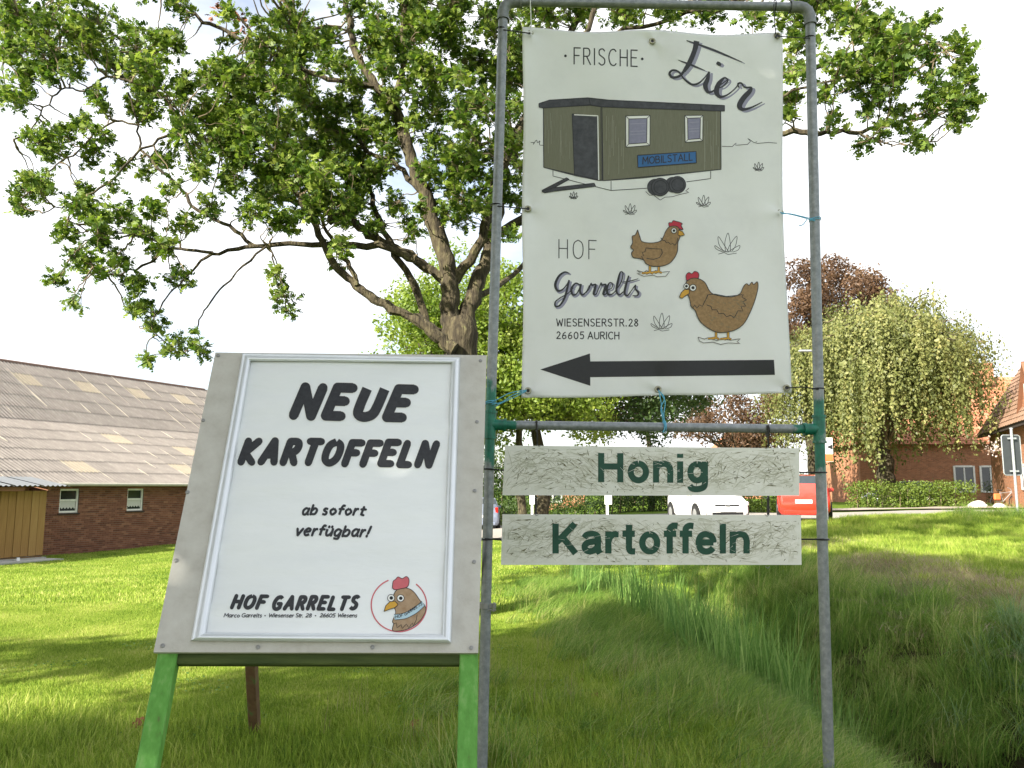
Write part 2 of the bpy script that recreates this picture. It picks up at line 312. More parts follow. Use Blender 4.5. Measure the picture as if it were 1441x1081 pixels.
# ------------------------------------------------------------------ ground, road, yard
def axis(segs):
    out = []
    for a, b, s in segs: out += list(np.arange(a, b - 1e-6, s))
    return np.array(out + [segs[-1][1]])
gx = axis([(-700, -100, 100), (-100, -24, 6), (-24, -8, .8), (-8, .6, .3), (.6, 8, .13), (8, 24, .5), (24, 100, 6), (100, 700, 100)])
gy = axis([(-120, -8, 8), (-8, 3, .6), (3, 20, .16), (20, 60, .8), (60, 120, 6), (120, 1500, 115)])
V = np.array([(x, y, Z(x, y)) for y in gy for x in gx]); nx = len(gx)
ii, jj = np.meshgrid(np.arange(len(gy) - 1), np.arange(nx - 1), indexing='ij'); b = (ii * nx + jj).ravel()
def groundmat():
    m = bpy.data.materials.new('grassy_ground'); m.use_nodes = True; t = m.node_tree; L = t.links.new; bs = t.nodes['Principled BSDF']
    bs.inputs['Roughness'].default_value = .95; bs.inputs['Specular IOR Level'].default_value = .1
    g = N(t, 'ShaderNodeNewGeometry'); n1 = N(t, 'ShaderNodeTexNoise', i_Scale=.8, i_Detail=9.0, i_Roughness=.7); n2 = N(t, 'ShaderNodeTexNoise', i_Scale=22.0, i_Detail=8.0)
    L(g.outputs['Position'], n1.inputs['Vector']); L(g.outputs['Position'], n2.inputs['Vector'])
    r1 = N(t, 'ShaderNodeValToRGB'); rampset(r1, [(.3, (.085, .15, .014)), (.5, (.115, .19, .018)), (.7, (.17, .23, .035))]); L(n1.outputs[0], r1.inputs[0])
    r2 = N(t, 'ShaderNodeValToRGB'); rampset(r2, [(.35, (.5, .5, .5)), (.65, (1.15, 1.15, 1.15))]); L(n2.outputs[0], r2.inputs[0])
    mx = N(t, 'ShaderNodeMix', data_type='RGBA', blend_type='MULTIPLY'); mx.inputs[0].default_value = 1; L(r1.outputs[0], mx.inputs[6]); L(r2.outputs[0], mx.inputs[7])
    a = N(t, 'ShaderNodeAttribute', attribute_name='soil'); m2 = N(t, 'ShaderNodeMix', data_type='RGBA'); m2.inputs[7].default_value = (.04, .034, .017, 1)
    L(a.outputs['Fac'], m2.inputs[0]); L(mx.outputs[2], m2.inputs[6]); L(m2.outputs[2], bs.inputs['Base Color'])
    bn = N(t, 'ShaderNodeBump', i_Distance=.03); L(n2.outputs[0], bn.inputs['Height']); L(bn.outputs[0], bs.inputs['Normal'])
    return m
me = nmesh('ground', V, np.stack([b, b + 1, b + nx + 1, b + nx], 1), groundmat(), smooth=True)
soil = np.array([(1 if 0.2 < x - lip(y) < 4.2 and y < 15 else (.55 if y < 5.5 and -9 < x < 3 else 0)) for x, y, z in V], np.float32)
at = me.attributes.new('soil', 'FLOAT', 'POINT'); at.data.foreach_set('value', soil)
link('ground', me, kind='structure')

def ribbon_sheet(name, near, far, mat_, lift, n=60):
    """sheet draped over the ground between two polylines (x,y)"""
    def samp(pl, t):
        pl = np.array(pl, float); d = np.r_[0, np.cumsum(np.hypot(*np.diff(pl, axis=0).T))]; return np.interp(t * d[-1], d, pl[:, 0]), np.interp(t * d[-1], d, pl[:, 1])
    V = []; K = 10
    for i in range(n + 1):
        a = samp(near, i / n); c = samp(far, i / n)
        for k in range(K + 1):
            x = a[0] + (c[0] - a[0]) * k / K; y = a[1] + (c[1] - a[1]) * k / K; V.append((x, y, Z(x, y) + lift))
    ii, jj = np.meshgrid(np.arange(n), np.arange(K), indexing='ij'); q = (ii * (K + 1) + jj).ravel()
    me = nmesh(name, V, np.stack([q, q + K + 1, q + K + 2, q + 1], 1), mat_, smooth=True)
    return link(name, me, kind='structure')
ribbon_sheet('road', [(70, 42), (30, 35.6), (20.5, 33.6), (15, 30), (10, 25.2), (5, 23.5), (0, 31), (-3, 34.5), (-12, 38)], [(70, 52), (33, 42.5), (22, 39.5), (16, 37), (12, 34.5), (7, 37), (1, 41), (-3, 44), (-12, 48)], M['asphalt'], .05)
ribbon_sheet('pavement', [(60, 52.5), (30, 43), (20, 40), (13, 37.3), (12, 38)], [(60, 56), (30, 46.5), (20, 42.3), (14, 40), (12, 40)], M['paving'], .09, 40)
def slab(name, pts, mat_, h0, h1):
    mb = MB(); n = len(pts); mb.add([(x, y, Z(x, y) + h1) for x, y in pts] + [(x, y, Z(x, y) + h0) for x, y in pts], [tuple(range(n))] + [(i, (i + 1) % n, n + (i + 1) % n, n + i) for i in range(n)])
    return mb.build(name, mat_, kind='structure')

# ------------------------------------------------------------------ grass
def blades(n, rx, hmin, hmax, wd, seg, lean, wind=(0, 0), droop=.4, rng=RNG, flat=False):
    """curved tapering blades -> V, F(quads), v"""
    px = rng.uniform(-rx, rx, n); py = rng.uniform(-rx, rx, n)
    h = rng.uniform(hmin, hmax, n) ** 1; a = rng.uniform(0, 2 * math.pi, n); l = rng.normal(0, lean, n)
    dx = np.cos(a) * np.abs(l) + wind[0] * rng.uniform(.5, 1.4, n); dy = np.sin(a) * np.abs(l) + wind[1] * rng.uniform(.5, 1.4, n)
    fa = rng.uniform(0, math.pi, n); wx = np.cos(fa); wy = np.sin(fa); w0 = wd * rng.uniform(.6, 1.3, n)
    V = np.zeros((n, (seg + 1) * 2, 3))
    for k in range(seg + 1):
        t = k / seg; bend = t ** 1.7; L2 = np.sqrt(dx ** 2 + dy ** 2); zz = h * (t - droop * np.clip(L2, 0, 1.6) * t ** 2.4)
        cx = px + h * dx * bend; cy = py + h * dy * bend; ww = w0 * (1 - t) ** .75 * .5 + .0003
        for s, sg in ((0, -1), (1, 1)):
            V[:, 2 * k + s, 0] = cx + sg * wx * ww; V[:, 2 * k + s, 1] = cy + sg * wy * ww; V[:, 2 * k + s, 2] = zz
    base = (np.arange(n) * (seg + 1) * 2)[:, None]
    fq = np.array([[2 * k, 2 * k + 1, 2 * k + 3, 2 * k + 2] for k in range(seg)])
    Fc = (base[:, :, None] + fq[None]).reshape(-1, 4); v = np.repeat(rng.uniform(0, 1, n), seg)
    return V.reshape(-1, 3), Fc, v
def proto_coll(name, items):
    c = bpy.data.collections.new(name)      # never linked to the scene: only a library of clumps
    for i, (V, Fc, v, m) in enumerate(items):
        o = bpy.data.objects.new('%s_%02d' % (name, i), nmesh(name, V, Fc, m, v)); c.objects.link(o)
    return c
def scatter(name, coll, P, rot, scl, idx, kind='stuff', **k):
    me = bpy.data.meshes.new(name); P = np.asarray(P, np.float32); n = len(P)
    me.vertices.add(n); me.vertices.foreach_set('co', P.ravel())
    a = me.attributes.new('rot', 'FLOAT_VECTOR', 'POINT'); a.data.foreach_set('vector', np.asarray(rot, np.float32).ravel())
    a = me.attributes.new('scl', 'FLOAT_VECTOR', 'POINT'); a.data.foreach_set('vector', np.asarray(scl, np.float32).ravel())
    a = me.attributes.new('idx', 'INT', 'POINT'); a.data.foreach_set('value', np.asarray(idx, np.int32))
    o = link(name, me, kind=kind, **k)
    g = bpy.data.node_groups.new(name + '_nodes', 'GeometryNodeTree')
    g.interface.new_socket('Geometry', in_out='INPUT', socket_type='NodeSocketGeometry'); g.interface.new_socket('Geometry', in_out='OUTPUT', socket_type='NodeSocketGeometry')
    gi = g.nodes.new('NodeGroupInput'); go = g.nodes.new('NodeGroupOutput'); ip = g.nodes.new('GeometryNodeInstanceOnPoints'); ci = g.nodes.new('GeometryNodeCollectionInfo')
    ci.inputs[0].default_value = coll; ci.inputs['Separate Children'].default_value = True; ci.inputs['Reset Children'].default_value = True
    ip.inputs['Pick Instance'].default_value = True
    def na(nm, ty):
        x = g.nodes.new('GeometryNodeInputNamedAttribute'); x.data_type = ty; x.inputs['Name'].default_value = nm; return x.outputs[0]
    L = g.links.new; L(gi.outputs[0], ip.inputs['Points']); L(ci.outputs[0], ip.inputs['Instance']); L(na('idx', 'INT'), ip.inputs['Instance Index'])
    er = g.nodes.new('FunctionNodeEulerToRotation'); L(na('rot', 'FLOAT_VECTOR'), er.inputs[0]); L(er.outputs[0], ip.inputs['Rotation']); L(na('scl', 'FLOAT_VECTOR'), ip.inputs['Scale']); L(ip.outputs[0], go.inputs[0])
    md = o.modifiers.new('scatter', 'NODES'); md.node_group = g
    return o
WIND = (.75, -.25)
C_lawn = proto_coll('lawn_clump', [(*blades(220, .17, .016, .040, .0052, 2, .5), M['lawn']) for i in range(6)])
C_mid = proto_coll('meadow_clump', [(*blades(150, .17, .05, .13, .006, 3, .45, (.2, -.1)), M['lawn']) for i in range(5)])
C_far = proto_coll('far_lawn_clump', [(*blades(170, .5, .03, .06, .016, 1, .5), M['lawn']) for i in range(4)])
C_wisp = proto_coll('wisp_clump', [(*blades(80, .15, .12, .34, .0058, 4, .42, WIND, .45), M['tall']) for i in range(6)])
C_long = proto_coll('long_clump', [(*blades(60, .18, .25, .6, .0085, 5, .45, (.4, -.15), .5), M['tall']) for i in range(5)])
C_reed = proto_coll('reed_clump', [(*blades(40, .13, .45, .9, .013, 6, .20, (.08, 0), .45), M['reed']) for i in range(5)])
C_pale = proto_coll('pale_reed_clump', [(*blades(34, .10, .4, .7, .012, 6, .5, (-.05, -.45), .75), M['pale_reed']) for i in range(3)])
C_straw = proto_coll('straw_clump', [(*blades(120, .22, .05, .16, .004, 3, 1.5, (.5, -.5), .62), M['straw']) for i in range(5)])
def inview(x, y, z, m=60):
    if y < 2: return False
    a, c = proj((x, y, z)); return -m < a < 1441 + m and c < 1081 + 90
def zone(name, coll, nid, n, xr, yr, pred, s0=.8, s1=1.25, hz=(.8, 1.2), yaw=None, seed=1, sink=.0, m=60, tilt=0):
    rng = np.random.default_rng(seed); P = []; R = []; S = []
    xs = rng.uniform(xr[0], xr[1], n); ys = rng.uniform(yr[0], yr[1], n); pr = rng.random(n)
    for x, y, q in zip(xs, ys, pr):
        if q > pred(x, y): continue
        z = Z(x, y)
        if not inview(x, y, z, m): continue
        P.append((x, y, z - sink)); R.append((rng.normal(0, tilt), rng.normal(0, tilt), rng.uniform(0, 6.283) if yaw is None else yaw + rng.normal(0, .65) + .7 * math.sin(x * 1.3 + y * .9)))
        s = rng.uniform(s0, s1); S.append((s, s, s * rng.uniform(*hz)))
    return scatter(name, coll, P, R, S, rng.integers(0, nid, len(P)), label=None)
def nz2(x, y, f=1.0, s=0):
    return .5 + .25 * (math.sin(x * 1.7 * f + s + 1.3 * math.sin(y * 1.1 * f + s)) + math.sin(y * 2.3 * f - s * 2 + 1.7 * math.sin(x * .9 * f)))
lawnside = lambda x, y: x < lip(y) - .1 if y < 14 else x < 1.6 + (y - 14) * .5
def onroad(x, y):
    px = [-12, -3, 0, 5, 10, 15, 20.5, 30]; py = [38, 34.5, 31, 23.5, 25.2, 30, 33.6, 35.6]
    return y > np.interp(x, px, py) - .3
barnline = lambda x, y: (x + 17) * .91 - (y - 29.5) * .41 < .2 and x < -5      # behind the barn's front wall
zone('lawn', C_lawn, 6, 16000, (-8, 3), (3.8, 12), lambda x, y: 1.0 if lawnside(x, y) else 0, seed=2, sink=.004, hz=(.7, 1.2))
zone('far_lawn', C_far, 4, 7000, (-20, 16), (11, 42), lambda x, y: 0 if onroad(x, y) or barnline(x, y) or (not lawnside(x, y) and y < 15 and x < lip(y) + 4) else 1, seed=3, s0=.8, s1=1.2)
fg = lambda x, y: (1 - sst(4.4, 5.9, y + .9 * (nz2(x, y, .8, 2) - .5) + (0 if x < 0.2 else -.8 - .5 * x)))
zone('meadow_fringe', C_mid, 5, 5200, (-6, 3), (3.8, 10), lambda x, y: .95 * fg(x, y) if lawnside(x, y) else 0, seed=4, hz=(.7, 1.3))
zone('lip_grass', C_wisp, 6, 5200, (-1, 4.6), (3.8, 15), lambda x, y: sst(-1.5, -.2, x - lip(y)) * (1 - sst(.9, 1.8, x - lip(y))) * .9 + (.10 if y < 6.5 else .02), seed=5, s0=.6, s1=1.05, yaw=0)
zone('ditch_grass', C_long, 5, 3000, (1, 7.5), (3.8, 15), lambda x, y: sst(.4, 1.2, x - lip(y)) * (1 - sst(3.3, 4.3, x - lip(y))) * (.25 + .75 * nz2(x, y, 1.3, 5)) * (.18 if 1.0 < x - lip(y) < 2.3 else 1), seed=6, s0=.6, s1=1.05, yaw=.3)
zone('ditch_bank_grass', C_wisp, 6, 6000, (3, 11), (4, 16), lambda x, y: sst(1.9, 2.8, x - lip(y)) * (1 - sst(3.6, 5.0, x - lip(y))) * .9, seed=7, s0=.45, s1=1.0, yaw=3.6)
zone('verge_grass', C_mid, 5, 8000, (4, 20), (7, 30), lambda x, y: 0 if onroad(x, y) else sst(3.4, 4.4, x - lip(min(y, 16))) * (.55 + .45 * nz2(x, y, .9, 3)), seed=8, s0=1.0, s1=1.8, hz=(.6, 1.2))
zone('dry_mown_grass', C_straw, 5, 15000, (4, 16), (7, 24), lambda x, y: sst(.25, .45, nz2(x, y, .55, 1)) * math.exp(-((x - lip(min(y, 16)) - 4.9) / .85) ** 2) * (1 - sst(16, 20, y)), seed=9, s0=.9, s1=1.7, sink=-.02)
zone('verge_tufts', C_long, 5, 260, (12, 20), (21.5, 25.5), lambda x, y: 1 if (x - 14.8) ** 2 / 2 + (y - 23.7) ** 2 < 1.6 else .05, seed=10, s0=.6, s1=1.1)
def clump_at(name, coll, nid, pts, seed, s=(.8, 1.1), yaw=None):
    rng = np.random.default_rng(seed); P = [(x, y, Z(x, y)) for x, y in pts]
    sc = rng.uniform(*s, len(P)); R = [(0, 0, (rng.uniform(0, 6.28) if yaw is None else yaw + rng.normal(0, .3))) for _ in P]
    return scatter(name, coll, P, R, [(q, q, q * rng.uniform(.8, 1.15)) for q in sc], rng.integers(0, nid, len(P)))
def spray(n, cx, cy, sx, sy, seed):
    r = np.random.default_rng(seed); return [(cx + r.normal(0, sx), cy + r.normal(0, sy)) for _ in range(n)]
clump_at('reeds', C_reed, 5, spray(70, 2.55, 8.6, .22, .7, 1) + spray(60, 2.35, 9.9, .35, .9, 2) + spray(34, 2.1, 11.6, .35, .8, 21), 3, (.9, 1.45))
clump_at('sunlit_reeds', C_reed, 5, spray(60, 1.9, 13.6, .5, .9, 4) + spray(30, 2.9, 12.8, .5, .8, 14), 5, (.6, .95))
clump_at('pale_reeds', C_pale, 3, spray(20, 5.05, 8.1, .28, .4, 6), 7, (.7, 1.05), yaw=0)
clump_at('pole_foot_weeds', C_long, 5, spray(9, -.12, 4.6, .16, .15, 8), 9, (.5, .8))
C_seed = proto_coll('seed_clump', [(*blades(9, .10, .25, .5, .0035, 4, .3, (.1, 0), .3), M['seed']) for i in range(4)])
zone('seed_stalks', C_seed, 4, 500, (-1.5, 3.2), (4, 8), lambda x, y: .22 if x > -.6 else .06, seed=12, s0=.5, s1=.9)
# clover and weeds in the foreground lawn
def leafset(P, Nn, size, tmplV, tmplF, rng, spread=None):
    """place a flat template at points with normals; numpy"""
    n = len(P); P = np.asarray(P); Nn = np.asarray(Nn, float); Nn /= np.linalg.norm(Nn, axis=1)[:, None] + 1e-9
    r = rng.normal(size=(n, 3)) if spread is None else np.asarray(spread)
    T = r - (r * Nn).sum(1)[:, None] * Nn; T /= np.linalg.norm(T, axis=1)[:, None] + 1e-9
    B = np.cross(Nn, T); s = np.asarray(size).reshape(-1, 1, 1) * np.ones((n, 1, 1))
    tv = np.asarray(tmplV)[None]
    V = P[:, None] + s * (tv[..., 0:1] * T[:, None] + tv[..., 1:2] * B[:, None] + tv[..., 2:3] * Nn[:, None])
    k = len(tmplV); Fc = (np.arange(n) * k)[:, None, None] + np.asarray(tmplF)[None]
    return V.reshape(-1, 3), Fc.reshape(-1, len(tmplF[0]))
QUAD = ([(0, 0, 0), (.5, -.32, .06), (1, 0, 0), (.5, .32, .06)], [(0, 1, 2, 3)])
rg = np.random.default_rng(31); pts = []
while len(pts) < 1500:
    x, y = rg.uniform(-4.5, 2.2), rg.uniform(4, 8.5)
    if nz2(x, y, 2.2, 4) > .72 and lawnside(x, y): pts.append((x, y, Z(x, y) + rg.uniform(.03, .07)))
V_, F_ = leafset(pts, np.c_[rg.normal(0, .4, len(pts)), rg.normal(0, .4, len(pts)), np.ones(len(pts))], rg.uniform(.015, .035, len(pts)), QUAD[0], QUAD[1], rg)
link('clover', nmesh('clover', V_, F_, M['reed'], rg.random(len(F_))), kind='stuff')
# ------------------------------------------------------------------ trees
def crsp(pts, k=5):
    """Catmull-Rom through points of any dimension"""
    P = [np.array(p, float) for p in pts]
    if len(P) < 3: return P
    P = [2 * P[0] - P[1]] + P + [2 * P[-1] - P[-2]]; out = []
    for i in range(1, len(P) - 2):
        for j in range(k):
            t = j / k; a, b, c, d = P[i - 1:i + 3]
            out.append(.5 * (2 * b + (c - a) * t + (2 * a - 5 * b + 4 * c - d) * t * t + (3 * b - a - 3 * c + d) * t ** 3))
    out.append(P[-2]); return out
def limb(mb, pts, r0, r1, n=8, wob=.06, rng=RNG, jit=.4):
    q = crsp(pts, 5); m = len(q); q = [np.array(p, float) for p in q]
    for i in range(1, m - 1): q[i] = q[i] + rng.normal(0, .32 * np.linalg.norm(q[i] - q[i - 1]) * jit, 3)
    rs = [(r0 + (r1 - r0) * (i / (m - 1)) ** .8) * (1 + rng.normal(0, wob)) for i in range(m)]
    mb.tube([Vector(p) for p in q], rs, n); return q
OAKLEAF_V = [(0, 0, 0), (.14, .10, .02), (.24, .06, .02), (.36, .22, .05), (.46, .11, .04), (.62, .28, .04), (.72, .14, .02), (.88, .17, -.02), (1, 0, -.05), (.88, -.17, -.02), (.72, -.14, .02), (.62, -.28, .04), (.46, -.11, .04), (.36, -.22, .05), (.24, -.06, .02), (.14, -.10, .02)]
OAKLEAF_F = [(0, 1, 2, 14), (2, 3, 4, 12), (12, 13, 14, 2), (4, 5, 6, 10), (10, 11, 12, 4), (6, 7, 8, 9)]
OAKLEAF_V = [(x, y * 1.3, z) for x, y, z in OAKLEAF_V]
def rosettes(centers, rng, per=(6, 10), size=(.075, .125), nrad=.035, updir=None):
    P = []; D = []; S = []
    for c in centers:
        k = rng.integers(*per); ax = rng.normal(0, .6, 3) + np.array([0, 0, .3])
        for j in range(k):
            d = rng.normal(size=3); d[2] *= .7; d += ax * .7; d /= np.linalg.norm(d)
            P.append(np.asarray(c) + d * nrad * rng.random()); D.append(d); S.append(rng.uniform(*size))
    P = np.array(P); D = np.array(D); S = np.array(S)
    nn = rng.normal(0, .55, P.shape); nn[:, 2] += .8; nn -= (nn * D).sum(1)[:, None] * D
    return P, nn, D, S
def nearest(nodes, p):
    d = ((nodes - p) ** 2).sum(1); i = int(d.argmin()); return i, math.sqrt(d[i])

def P3(l, Y):   # list of (px,py[,dY])
    return [atY(p[0], p[1], Y + (p[2] if len(p) > 2 else 0)) for p in l]
TY = 10.6
base = atY(648, 470, TY); foot = Vector((base.x - .05, TY, Z(base.x, TY) - .1))
oak = empty('oak_tree', (foot.x, foot.y, foot.z + .1), label='large oak with spreading crooked limbs growing right behind the two farm signs', cat='tree')
tr = MB(); nodes = []
def LB(l, Y, r0, r1, n=8):
    q = limb(tr, P3(l, Y), r0 * .78, r1 * .75, n); nodes.extend([tuple(p) for p in q]); return q
limb(tr, [foot, foot + Vector((.02, 0, .5)), atY(646, 640, TY), atY(648, 540, TY), atY(650, 455, TY)], .33, .20, 14, .02)
LB([(640, 490), (633, 440), (632, 393), (617, 333), (599, 277), (585, 245), (571, 199), (553, 148)], TY, .19, .105, 10)
LB([(553, 148), (516, 102), (495, 55), (486, 0), (470, -60)], TY, .085, .05)
LB([(553, 148), (562, 116), (569, 83), (566, 46), (569, 0), (580, -70, .4)], TY, .075, .04)
LB([(652, 480), (668, 410, .1), (686, 361, .2), (700, 300, .3), (712, 230, .4), (745, 150, .5), (790, 70, .6), (830, -20, .7)], TY, .17, .06, 10)
LB([(640, 395), (677, 337, -.2), (700, 250, -.5), (735, 180, -.7), (800, 90, -.9), (850, -30, -1)], TY, .10, .04)
LB([(640, 492), (610, 468), (585, 448), (534, 425), (502, 402), (469, 370), (446, 319), (416, 268), (385, 225)], TY - .3, .12, .04)
LB([(502, 402), (498, 385), (479, 357), (455, 318)], TY - .35, .05, .03)
LB([(632, 400), (622, 393), (585, 365), (539, 342), (506, 319), (474, 300), (462, 314)], TY + .1, .10, .07)
LB([(474, 300), (407, 277), (370, 240), (319, 217), (259, 176), (231, 139), (185, 116), (139, 83), (92, 46), (50, 20)], TY + .3, .07, .02)
LB([(585, 365), (534, 347), (435, 345), (361, 347), (300, 358), (264, 388)], TY - .2, .075, .02)
LB([(361, 347), (324, 319), (278, 296), (250, 259), (203, 217), (194, 176), (180, 130)], TY - .2, .04, .015)
LB([(300, 356), (241, 351), (200, 375), (150, 385), (105, 355)], TY - .4, .03, .012)
LB([(241, 351), (190, 330), (130, 325), (95, 310)], TY - .7, .02, .01)
LB([(622, 470), (599, 453), (585, 407), (557, 361), (530, 300, .4), (512, 240, .7), (505, 170, 1)], TY + .2, .09, .04)
LB([(553, 148), (525, 122), (460, 111), (400, 83), (361, 65), (300, 35), (240, 0), (200, -30)], TY - .1, .06, .025)
LB([(400, 83), (370, 60, -.2), (330, 20, -.4), (310, -40, -.5)], TY - .2, .03, .02)
LB([(586, 250), (608, 229), (645, 224), (690, 200)], TY - .2, .045, .03)
LB([(599, 277), (560, 235, .4), (520, 215, .8), (470, 180, 1.2), (430, 120, 1.4), (410, 40, 1.6)], TY, .06, .02)
LB([(375, 347), (324, 393), (291, 430), (277, 462), (280, 481), (262, 500)], TY - .3, .02, .007)
LB([(380, 350), (392, 385), (402, 425)], TY - .4, .015, .007)
LB([(264, 388), (235, 420), (215, 460), (240, 490)], TY - .3, .018, .007)
LB([(194, 176), (160, 172), (128, 192), (108, 216), (78, 232), (52, 262), (24, 283)], TY - .5, .02, .01)
LB([(259, 176), (200, 215), (140, 265), (100, 285), (60, 300)], TY - .9, .025, .01)
LB([(185, 116), (150, 108), (118, 128), (92, 124), (62, 150), (48, 178), (20, 196)], TY - .4, .022, .01)
LB([(92, 46), (40, 70), (-20, 90)], TY, .02, .01)
# limbs running right behind the banner
LB([(700, 330, .2), (790, 275, 0), (900, 225, -.6), (1010, 190, -1.2), (1103, 184, -1.6), (1155, 188, -1.8), (1205, 185, -1.9), (1255, 176, -2), (1305, 163, -2), (1350, 150, -2)], TY, .085, .012)
LB([(740, 160, .4), (860, 150, -.3), (990, 130, -1), (1103, 108, -1.5), (1150, 95, -1.7), (1190, 78, -1.8), (1250, 60, -1.9), (1320, 62, -2)], TY, .075, .012)
LB([(1010, 190, -1.2), (1080, 150, -1.4), (1125, 125, -1.6), (1190, 110, -1.8), (1280, 100, -2)], TY, .035, .01)
LB([(790, 70, .6), (900, 40, 0), (1010, 10, -.6), (1100, -10, -1.2), (1180, 10, -1.5), (1230, 20, -1.6)], TY, .05, .012)
LB([(1205, 185, -1.9), (1235, 200, -2), (1290, 203, -2)], TY, .015, .006)
LB([(650, 440, 0), (720, 390, .8), (780, 330, 1.4), (860, 300, 2)], TY, .07, .02)
trunk = tr.build('trunk', M['bark'], oak, smooth=True)
BL = '''30,20,45 80,30,40 130,25,30 20,70,35 70,75,40 115,55,30 20,130,28 40,105,20 100,98,20 180,60,45 195,95,35 60,100,22 60,200,28 45,245,22 20,285,18 60,270,24
135,140,18 145,152,14 250,60,24 225,48,20 300,110,28 260,130,24 330,130,30 370,62,24 420,30,30 420,80,25 400,120,30 350,110,24 380,170,35 430,150,30 330,170,32 290,150,28 215,120,28
260,180,28 230,220,24 300,200,28 350,210,28 400,210,34 440,200,34 470,150,28 460,240,32 420,250,30 380,270,30 330,250,28 280,240,24 300,290,22 350,300,24 400,305,28 440,300,28 480,305,26
500,280,28 520,250,28 480,200,28 520,180,28 500,120,26 540,90,26 530,40,28 560,60,26 600,40,30 600,90,28 640,60,30 640,110,30 610,150,28 650,170,28 620,200,28 660,230,30 640,270,28 670,290,24
700,260,28 720,200,30 720,120,30 720,60,34 680,150,30 600,300,22 560,290,22 530,318,22 480,345,18 475,365,14 110,180,20 95,195,18 72,212,24 45,268,24 100,290,22 125,272,18 130,310,22 90,330,20
160,260,16 125,215,20 165,300,24 195,330,20 140,340,26 110,360,18 80,402,16 105,420,17 130,375,20 165,370,24 190,400,22 230,350,24 250,390,20 200,430,20 215,460,18 240,488,20 270,480,13 290,497,9
205,505,10 260,320,20 220,300,20 395,412,20 385,388,12 407,436,13 205,240,16 175,230,16 150,200,12 15,30,30 430,120,28 455,60,20 320,60,14 360,30,14 690,30,30 670,90,28 590,-10,30 650,10,30 500,10,20
1150,12,32 1190,28,34 1230,40,34 1250,68,34 1275,50,26 1300,80,22 1310,28,8 1345,66,20 1360,80,16 1345,95,14 1220,100,32 1180,88,28 1250,112,26 1130,60,24 1120,100,24 1110,140,18 1160,130,18 1165,170,16
1200,122,24 1230,137,18 1268,102,22 1308,115,18 1320,138,22 1350,132,22 1364,148,22 1350,172,20 1368,112,9 1250,160,16 1222,157,14 1268,165,15 1285,196,17 1304,206,13 1240,184,9 1215,203,8 1310,160,14 1110,165,10
1115,25,24 760,18,28 820,14,28 880,20,26 940,14,26 1000,16,26 1060,22,24 720,330,16 720,280,22 790,-20,30 900,-20,30 1010,-20,30 1130,-20,34 1220,-20,30 100,-25,40 200,-20,34 0,-20,40 400,-15,34 560,-25,34
560,180,20 600,240,18 575,120,20 545,210,22 655,310,18 690,330,16 580,330,14 500,230,24 455,280,24 340,215,24 310,175,20 240,265,16 275,215,18 365,135,22 480,90,22 390,30,22 130,60,26 160,90,20
715,160,24 700,100,26 740,240,20 640,225,24 665,195,24 690,225,22 585,170,20 520,60,22 445,170,24 410,180,24 360,180,24 370,240,24 425,220,24 495,160,22 540,140,22 620,120,24 575,20,26 625,30,26'''
BL = [tuple(map(float, s.split(','))) for s in BL.split()]
rg = np.random.default_rng(99)
for _ in range(50):
    x_, y_ = rg.uniform(180, 735), rg.uniform(-10, 330)
    if y_ < 330 - abs(x_ - 560) * .28 and not (y_ > 300 and x_ < 560): BL.append((x_, y_, rg.uniform(16, 27)))
NP = np.array(nodes); prj = np.array([proj(p) for p in nodes])
rg = np.random.default_rng(11); tw = MB(); cents = []
for (bx, by, br) in BL:
    for _ in range(4 if br > 25 else (3 if br > 17 else 2)):
        ang = rg.uniform(0, 6.28); rr = br * .45 * math.sqrt(rg.random()); cx, cy = bx + rr * math.cos(ang), by + rr * math.sin(ang)
        d2 = (prj[:, 0] - cx) ** 2 + (prj[:, 1] - cy) ** 2; i = int(d2.argmin()); Y = NP[i, 1] + rg.normal(0, .45) + (rg.uniform(-.9, .9) if bx < 700 and br > 25 else 0)
        c = np.array(atY(cx, cy, Y)); j, dd = nearest(NP, c); a = NP[j]
        if dd > 2.5: continue
        mid = (a + c) / 2 + rg.normal(0, .10, 3) * dd + np.array([0, 0, -.05 * dd])
        limb(tw, [a, a * .6 + mid * .4 + rg.normal(0, .02, 3), mid, c], .011 + .005 * dd, .004, 5, .02, rg)
        R = br * .80 / F * Y; k = max(4, int(8.0 * (R / .16) ** 1.5)); k = min(k, 15)
        for q in range(k):
            dv = rg.normal(size=3); dv /= np.linalg.norm(dv); e = c + dv * R * rg.random() ** .45
            cents.append(e); tw.tube([Vector(c * .85 + a * .15), Vector((c + e) / 2 + rg.normal(0, .015, 3)), Vector(e)], [.005, .004, .003], 3, cap=False)
# the rest of the crown above the picture
for _ in range(150):
    th = rg.uniform(0, 6.28); rr = 4.2 * math.sqrt(rg.random()); c = np.array([-.6 + rr * math.cos(th), TY + rr * math.sin(th) * .7, 0]); c[2] = 9.1 + (1 - (rr / 4.6) ** 2) * 3.6 * rg.random()
    j, dd = nearest(NP, c); limb(tw, [NP[j], NP[j] * .5 + c * .5 + rg.normal(0, .15, 3), c], .03, .006, 5, .02, rg)
    for q in range(10): cents.append(c + rg.normal(0, .28, 3))
tw.build('branches', M['twig'], oak, kind='stuff', smooth=True)
P, nn, D, S = rosettes(cents, rg, (6, 11), (.07, .125))
order = np.argsort(P[:, 1]); vis = [i for i in order if inview(*P[i], m=-10) and proj(P[i])[1] > 5 and not (735 < proj(P[i])[0] < 1105 and proj(P[i])[1] > 45)][:300]
vis = set(vis); rest = np.array([i for i in range(len(P)) if i not in vis])
V_, F_ = leafset(P[rest], nn[rest], S[rest], OAKLEAF_V, OAKLEAF_F, rg, D[rest])
vv = np.repeat(rg.random(len(rest)), len(OAKLEAF_F))
